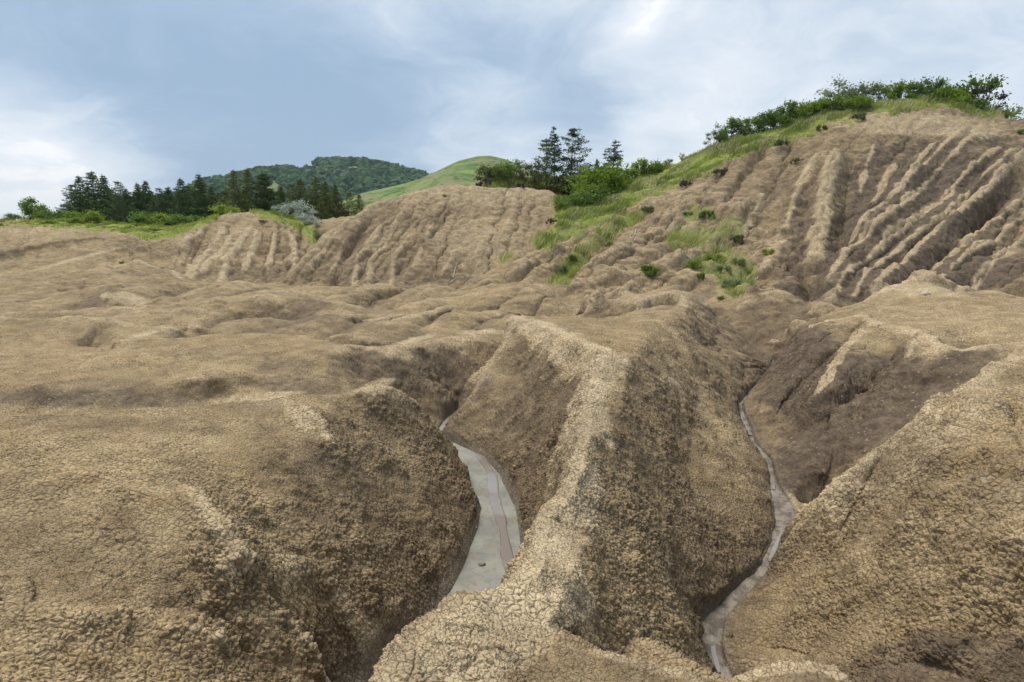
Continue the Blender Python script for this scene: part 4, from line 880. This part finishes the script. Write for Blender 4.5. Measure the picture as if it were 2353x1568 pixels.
# crest of the hill
CR = [(1638,42,298,'air','dim','spreading grey twiggy shrub, lowest of the crest row'),(1660,42,285,'air','decid','thin shrub second in the crest row'),(1684,41.8,272,'s3','decid','tall green shrub at the start of the crest row'),(1708,41.8,276,'s3','shrub','light green shrub between two tall ones low in the crest row'),
      (1734,41.6,268,'s3','shrub','yellowish shrub with straw coloured stems in the crest row'),(1758,41.4,262,'air','decid','thin leafy shrub left of the dense dark crest shrubs'),(1778,41.2,254,'s2','decid','dense dark green shrub on the crest, left one of a pair'),(1806,41,234,'s3','decid','tall shrub of the dense pair on the crest'),
      (1832,40.8,240,'s2','shrub','rounded leafy shrub right of the dense pair'),(1858,40.6,236,'s3','shrub','mid green shrub below the tall silvery bush'),(1880,40.4,228,'s1','bright','yellow green shrub left of the tall silvery bush'),(1905,40.2,222,'s2','bright','brightest yellow green shrub below the tall silvery bush'),
      (1914,40.6,186,'air','olive','tall silvery bush with a rounded head, tallest on the left of the crest'),(1950,40.3,196,'air','olive','silvery shrub right of the tall silvery bush'),(1978,40.2,192,'s3','olive','broad silvery shrub in the middle of the crest'),(2010,40,194,'air','olive','last silvery shrub before the yellow green ones'),
      (1966,38.9,220,'ball','shrub','dark green ball shaped bush in the grass below the silvery shrubs'),(2045,39.8,194,'s3','shrub','yellow green shrub right of the silvery ones'),(2070,39.6,186,'s3','bright','tall yellow green shrub with a pointed leader'),(2096,39.6,190,'air','decid','thin dark shrub beside the pointed yellow green one'),
      (2125,39.5,180,'s3','decid','tall feathery green shrub on the right half of the crest'),(2150,39.4,194,'s3','decid','feathery shrub just right of the tallest feathery one'),(2180,39.3,200,'s2','bright','wide yellow green shrub near the right end of the crest'),(2206,39.2,203,'air','shrub','thin shrub left of the dark upright bush'),
      (2229,39.1,178,'s3','decid','dark upright bush with a forked top near the right end'),(2262,39,194,'air','purple','brownish nearly leafless shrub at the right end of the crest'),(2285,38.4,250,'s1','shrub','low green shrub beneath the leafless one'),(2332,38.6,240,'air','olive','small separate sparse shrub at the far right beyond the crest'),
      (2345,34.2,300,'s1','decid','dark bush cut by the right edge of the picture on the bare slope')]
for px_, Y__, tp_, kd, mt_, lb_ in CR: shrub(px_, Y__, tp_, kd, lb_, mt_, .9 if kd != 'ball' else 1.0, group='shrubs along the hill crest' if px_ < 2300 else None)
# cushions and bushes on the bare slope
def cushion(px, py, wpx, label, mat='dim', kind='cush', hr=.5, cat='plant', name='low_bush', rmin=2):
    p = cast(px, py, rmin)
    if not p: return
    rr = math.hypot(p[0], p[1]); w = wpx / F * rr; h = w * hr; pr = SH[kind]; wide = w / (2.2 * (h / pr[5]) * 1.0)
    plant(name, 'sh' + kind, pr, (p[0], p[1], p[2] - .06), h, label, cat, None, wide, mat=mat, parts=('stem', 'foliage'))
for a in [(1495,634,50,'round dark green bush on the bare slope above the cut crater','decid','ball',.6),(1492,489,40,'flat green cushion plant at the top of the middle grass strip','dim','cush',.4),(1578,499,36,'flat green cushion plant, left one of two under the brown slope','decid','cush',.4),(1622,502,44,'flat green cushion plant, right one of two under the brown slope','decid','cush',.45),
          (1598,616,36,'bright green leafy clump in the weedy patch right of the crater','bright','s2',.6),(1640,600,40,'leafy green clump in the top of the weedy patch','shrub','s2',.5),(1660,630,44,'grey green herb clump in the middle of the weedy patch','olive','cush',.5),(1700,610,40,'silvery herb cushion on the right of the weedy patch','olive','cush',.45),
          (1615,640,30,'small dark green clump low on the left of the weedy patch','decid','cush',.5),(1680,660,44,'grey herb tuft at the lower end of the weedy patch','olive','s2',.5),(1725,628,36,'flat green mat at the right edge of the weedy patch','shrub','cush',.35),(1765,585,26,'small bright green plant alone on the pale clay right of the weeds','shrub','s2',.6),
          (1656,690,20,'dark green sprig in the cleft below the weedy patch','decid','s1',.7),(1548,548,24,'dark grey bush at the left of the upper weedy strip','dim','s2',.6),(1700,560,44,'dark dry bush at the right of the upper weedy strip','dim','cush',.5),(1400,565,26,'dark green creeping plant on the pale hillock','decid','cush',.4),
          (1285,625,36,'grey tufted bush on the lower grass strip','olive','s2',.6),(1310,600,30,'greenish bush in the middle of the lower grass strip','dim','s2',.6),(1265,300+215,30,'dark sod lump at the top of the left grass patch','dim','cush',.5),(1195,432,24,'dark root clump hanging over the bare mound edge','purple','cush',.5),
          (1115,425,34,'brownish tuft on the lip of the big mound','purple','cush',.5),(1022,453,12,'tiny weed on the upper face of the big mound','decid','s1',.7),(1063,401,14,'small dry bush on the top line of the big mound','dim','s1',.7),(600,512,26,'small green weed patch on the small mound face','dim','cush',.3),
          (280,607,12,'tiny green weed on the pale low hummock at left','decid','s1',.7),(1790,338,40,'dull tuft under the grassy lip of the hill','dim','cush',.4),(1890,300,30,'low dry tuft where the grass lip meets bare clay','dim','cush',.4),(1980,275,40,'dark heathery tuft at the grass lip under the silvery shrubs','dim','cush',.35),
          (1830,375,30,'small weed on the brown slope under the grass lip','dim','cush',.4),(1660,405,44,'grey brown tussock at the lower grass lip','purple','cush',.4),(1570,430,40,'dark tussock on the lower grass lip above the brown slope','purple','cush',.4),(1105,430,26,'dark overhanging turf at the left tip of the grassy ridge','purple','cush',.5)]: cushion(*a[:4], mat=a[4], kind=a[5], hr=a[6], rmin=12)
cushion(1764, 1060, 22, 'small bright green plant beside the narrow stream in the right gully', 'bright', 's2', .5, rmin=7, name='small_plant')

# ------------------------------------------------------------------ grass
grm, gt, gb = principled('grass_blade', rough=.6, spec=.15)
gat = gt.new('ShaderNodeAttribute', attribute_name='tone'); gt.l.new(gat.outputs['Color'], gb.inputs['Base Color'])
tr = gt.new('ShaderNodeBsdfTranslucent'); gt.l.new(gat.outputs['Color'], tr.inputs[0]); mx = gt.new('ShaderNodeMixShader'); mx.inputs[0].default_value = .45
gt.l.new(gb.outputs[0], mx.inputs[1]); gt.l.new(tr.outputs[0], mx.inputs[2]); gt.l.new(mx.outputs[0], gt.n['Material Output'].inputs['Surface'])
rng = np.random.default_rng(7)
PX, PY = to_pix(XG, YG, ZG)
def grass(name, label_mask, n, hmin, hmax, dry, width=.03):
    wgt = (GRASS ** 1.5) * label_mask * (RR ** 2) * np.gradient(S)[:, None] * np.gradient(A)[None, :]
    wgt = wgt.ravel(); wgt /= wgt.sum(); cs_ = np.cumsum(wgt); idx = np.searchsorted(cs_, rng.random(n)); idx = np.clip(idx, 0, len(wgt) - 1)
    x = XG.ravel()[idx] + rng.normal(0, .04, n); y = YG.ravel()[idx] + rng.normal(0, .06, n); z = sampleZ(x, y) - .02
    clump = vnoise2(x * 1.6, y * 1.6, 91); clump2 = vnoise2(x * .5, y * .5, 33)
    h = rng.uniform(hmin, hmax, n) * (.3 + 1.6 * clump ** 2); a = rng.uniform(0, 6.28, n); ln = rng.normal(0, .22, (n, 2)) * h[:, None] + [.08, -.02]
    w = width * rng.uniform(.6, 1.3, n); dx, dy = np.cos(a) * w, np.sin(a) * w
    V = np.stack([np.stack([x - dx, y - dy, z], 1), np.stack([x + dx, y + dy, z], 1), np.stack([x + ln[:, 0] * .4 + dx * .5, y + ln[:, 1] * .4 + dy * .5, z + h * .6], 1), np.stack([x + ln[:, 0], y + ln[:, 1], z + h], 1)], 1).reshape(-1, 3)
    i = np.arange(n)[:, None] * 4; o = mesh_obj(name, V, np.concatenate([i, i + 1, i + 2, i + 3], 1), grm); o['kind'] = 'stuff'
    g1, g2, st = np.array([.26, .33, .05]), np.array([.49, .52, .15]), np.array([.74, .67, .38])
    f = np.clip(clump2 + rng.normal(0, .18, n), 0, 1)[:, None]; c = (g1 * (1 - f) + g2 * f) * (.55 + .75 * vnoise2(x * 1.1 + 9, y * 1.1, 71))[:, None]; d_ = (rng.random(n) < dry * (.1 + 2.2 * vnoise2(x * .9, y * .9, 12) ** 2))[:, None]
    c = np.where(d_, st * rng.uniform(.7, 1.1, (n, 1)), c)
    c4 = np.concatenate([np.repeat(c, 4, 0), np.ones((4 * n, 1))], 1).astype(np.float32)
    at_ = o.data.attributes.new('tone', 'FLOAT_COLOR', 'POINT'); at_.data.foreach_set('color', c4.ravel())
    return o
mh_ = (YG > 33) & (YG < 50) & (PX > 1080) & (PY < 530)
g1_ = grass('grass', mh_, 200000, .08, .30, .32, .018); g1_['label'] = 'long green grass mixed with straw stems covering the ridge and the hill shoulder'; g1_['category'] = 'grass'
ml_ = (YG > 38) & (YG < 62) & (PX < 800)
g2_ = grass('grass', ml_, 80000, .08, .26, .08, .022); g2_['label'] = 'fresh green grass along the bank below the left pine wood'; g2_['category'] = 'grass'
mp_ = (YG > 19) & (YG < 36) & (PX > 1100) & (PX < 1800) & (PY > 480)
g3_ = grass('grass', mp_, 26000, .05, .34, .45, .011); g3_['label'] = 'scattered tufts of pale grass on the eroded clay slope'; g3_['category'] = 'grass'

# ------------------------------------------------------------------ far hills
def hillmesh(name, prof, Y0, depth_f, depth_b, mat, xs=140, ys=60, nz=3.0, slope=1.0):
    px = np.linspace(prof[0][0], prof[-1][0], xs); py = np.interp(px, [p[0] for p in prof], [p[1] for p in prof])
    top = np.array([P_Y(a, b_, Y0) for a, b_ in zip(px, py)]); V = []
    for j in range(ys):
        t = -1 + 2 * j / (ys - 1); y = Y0 + (t * depth_f if t < 0 else t * depth_b)
        sh = 1 - abs(t) ** 1.5 if t < 0 else 1 - t * t
        z = -14 + (top[:, 2] + 14) * sh + nz * 3 * fbm2(top[:, 0] / (Y0 * .07), np.full(xs, y) / (Y0 * .07), 8, 5) * np.clip((1 - sh) * 3, 0, 1)
        V.append(np.stack([top[:, 0] * (1 + (y - Y0) / Y0 * .15), np.full(xs, y), z], 1))
    V = np.array(V); o = mesh_obj(name, V.reshape(-1, 3), gridfaces(ys, xs)[:, ::-1], mat, smooth_=True); o['kind'] = 'structure'
    return o, V
hm, ht, hb = principled('far_meadow', rough=.95, spec=.05)
hco = ht.new('ShaderNodeTexCoord').outputs['Object']
hc = ht.mix(ht.step(ht.noise(hco, .045, 6, .65), .40, .60), (.10, .16, .05), (.22, .26, .09)); hc = ht.mix(ht.m('MULTIPLY', ht.step(ht.noise(ht.v('MULTIPLY', hco, (1, .3, 2.5)), .07, 6, .7), .46, .62), .75), hc, (.235, .22, .12))
hc = ht.mix(ht.m('MULTIPLY', ht.step(ht.noise(ht.v('ADD', hco, (50, 9, 3)), .25, 5, .7), .54, .62), .85), hc, (.05, .10, .03))
ht.l.new(hc, hb.inputs['Base Color'])
hb_ = ht.new('ShaderNodeBump'); hb_.inputs['Strength'].default_value = .6; hb_.inputs['Distance'].default_value = 2; ht.l.new(ht.noise(hco, .12, 6, .7), hb_.inputs['Height']); ht.l.new(hb_.outputs[0], hb.inputs['Normal'])
hillmesh('hills', [(560,520),(700,490),(830,456),(870,441),(930,427),(985,411),(1030,390),(1070,371),(1100,363),(1130,362),(1165,370),(1210,388),(1260,404),(1400,440),(1600,500)], 380, 230, 260, hm)
FOR = [(440,520),(470,480),(500,440),(540,424),(600,412),(650,397),(700,390),(740,382),(800,380),(850,381),(900,391),(940,398),(978,411),(1010,428),(1060,455),(1130,490)]
fh, FV = hillmesh('hills', FOR, 900, 380, 400, hm, 160, 80, 12)
# the wood on it: one mass of crowns
rng = np.random.default_rng(5)
fm, ft, fb = principled('far_canopy', rough=.9, spec=.05)
fat = ft.new('ShaderNodeAttribute', attribute_name='tone'); fco = ft.new('ShaderNodeTexCoord').outputs['Object']
ft.l.new(ft.mix(ft.m('MULTIPLY', ft.noise(fco, .9, 3), .5), fat.outputs['Color'], (.02, .045, .02)), fb.inputs['Base Color'])
import bmesh
bm_ = bmesh.new(); bmesh.ops.create_icosphere(bm_, subdivisions=2, radius=1); iv = np.array([v.co[:] for v in bm_.verts]); if_ = np.array([[v.index for v in f.verts] for f in bm_.faces]); bm_.free()
nT = 3600; ci = rng.integers(6, 41, nT); cj = rng.integers(8, 150, nT)
base = FV[ci, cj] + rng.normal(size=(nT, 3)) * [2.5, 5, 0]
# leave the open meadow near the top of the hill and on its lower left
pxc, pyc = to_pix(base[:, 0], base[:, 1], base[:, 2])
msk = ~(((pxc - 690) / 60) ** 2 + ((pyc - 388) / 8) ** 2 < 1) & (fbm2(base[:, 0] / 45, base[:, 1] / 60, 4, 3) > -.19)
base = base[msk]; nT = len(base)
rad_ = rng.uniform(3.0, 6.0, nT); VV = []; 
for k in range(nT):
    nn = 1 + .35 * (np.sin(iv[:, 0] * 5 + k) * np.cos(iv[:, 1] * 4 + k * 2) + .5 * np.sin(iv[:, 2] * 9 + k * 3)) + rng.normal(0, .10, len(iv))
    VV.append(iv * nn[:, None] * [rad_[k], rad_[k], rad_[k] * .95] + base[k] + [0, 0, rad_[k] * .55])
VV = np.concatenate(VV); FF = np.concatenate([if_ + k * len(iv) for k in range(nT)])
wood = mesh_obj('forest', VV, FF, fm); wood['kind'] = 'stuff'; wood['label'] = 'dense broadleaf forest covering the far dark green hill'; wood['category'] = 'forest'
tn = rng.random(nT); cc = np.array([.035, .08, .028]) * (1 - tn[:, None]) + np.array([.10, .165, .055]) * tn[:, None]; cc[tn > .93] = [.14, .18, .11]
c4 = np.concatenate([np.repeat(cc, len(iv), 0), np.ones((nT * len(iv), 1))], 1).astype(np.float32)
at_ = wood.data.attributes.new('tone', 'FLOAT_COLOR', 'POINT'); at_.data.foreach_set('color', c4.ravel())

# ------------------------------------------------------------------ small loose things
def thing_mesh(name, V, Fc, mat, label, cat, group=None, sm=True):
    o = mesh_obj(name, V, Fc, mat, smooth_=sm); o['label'] = label; o['category'] = cat
    if group: o['group'] = group
    return o
stm, st_, sb_ = principled('stone', (.3, .27, .22), .85); sco = st_.new('ShaderNodeTexCoord').outputs['Object']; st_.l.new(st_.mix(st_.noise(sco, 30, 4), (.16, .14, .12), (.36, .32, .26)), sb_.inputs['Base Color'])
stp, st_, sb_ = principled('pale_stone', (.5, .44, .35), .85); sco = st_.new('ShaderNodeTexCoord').outputs['Object']; st_.l.new(st_.mix(st_.noise(sco, 20, 4), (.38, .31, .23), (.60, .53, .42)), sb_.inputs['Base Color'])
def stone(px, py, r, label, mat, z=None, rmin=2):
    p = P_z(px, py, z) if z else cast(px, py, rmin)
    if not p: return
    k = hash_(px + py) * 9; nn = 1 + .18 * np.sin(iv[:, 0] * 3 + k) + .14 * np.sin(iv[:, 1] * 4 + k * 2) + .1 * np.sin(iv[:, 2] * 6 + k)
    V = iv * nn[:, None] * [r * 1.2, r, r * .7]; o = thing_mesh('stone', V, if_, mat, label, 'stone'); o.location = (p[0], p[1], p[2] + r * .35)
stone(1108, 1299, .03, 'small dark stone lying in the grey mud of the left gully', stm, -3.24); stone(1700, 1290, .04, 'dark clod at the edge of the stream in the right gully', stm, -3.15)
stone(2127, 679, .09, 'flat pale stone lying on the crest of the right plateau', stp, rmin=9); stone(1092, 1213, .022, 'tiny ochre clod on the grey mud of the left gully', stp, -3.19); stone(2205, 493, .08, 'pale stone stuck in a groove of the right hill', stp, rmin=20)
stone(1793, 860, .05, 'grey stone stuck at the head of the dark wall', stm, rmin=9)
def twig(pts, r, label, rmin=15):
    w = [cast(x, y, rmin) for x, y in pts]; w = [p for p in w if p]; V = []; Fc = []
    for i, (a, b_) in enumerate(zip(w[:-1], w[1:])): tube(V, Fc, (a[0], a[1], a[2] + r * 2), (b_[0], b_[1], b_[2] + r * 2), r * (1 - i / len(w) * .6), r * (1 - (i + 1) / len(w) * .6), 5)
    if V: thing_mesh('dry_twig', V, Fc, deadm, label, 'twig')
twig([(1041,642),(1046,622),(1051,606)], .03, 'pale dry twig lying up the foot of the big mound'); twig([(1034,655),(1043,646),(1058,640),(1066,642)], .03, 'pale dry root lying flat at the foot of the big mound'); twig([(1064,603),(1078,598)], .03, 'short pale twig on the lower face of the big mound')
twig([(1165,551),(1171,545),(1178,538)], .03, 'thin pale twig right of centre on the big mound face'); twig([(1716,663),(1728,649),(1740,645),(1742,638)], .03, 'bent pale stick lying on the clay right of the weedy patch'); twig([(1462,530),(1458,545)], .03, 'pale stick leaning on the pale hillock')

# ------------------------------------------------------------------ air between here and the far hills
hz = bpy.data.materials.new('air'); hz.use_nodes = True; hn = hz.node_tree; hn.nodes.clear()
ho = hn.nodes.new('ShaderNodeOutputMaterial'); pv = hn.nodes.new('ShaderNodeVolumePrincipled'); pv.inputs['Color'].default_value = (.80, .90, 1.0, 1); pv.inputs['Density'].default_value = .00013; pv.inputs['Anisotropy'].default_value = .2
hn.links.new(pv.outputs[0], ho.inputs['Volume'])
X0, X1, Y0_, Y1_, Z0, Z1 = -4000, 4000, -60, 4100, -40, 150
hv = [(x, y, z) for x in (X0, X1) for y in (Y0_, Y1_) for z in (Z0, Z1)]
hf = [(0, 1, 3, 2), (4, 6, 7, 5), (0, 4, 5, 1), (2, 3, 7, 6), (0, 2, 6, 4), (1, 5, 7, 3)]
haze = mesh_obj('haze', hv, hf, hz); haze['kind'] = 'stuff'; haze['label'] = 'thin bluish air that softens the far hills'; haze['category'] = 'haze'
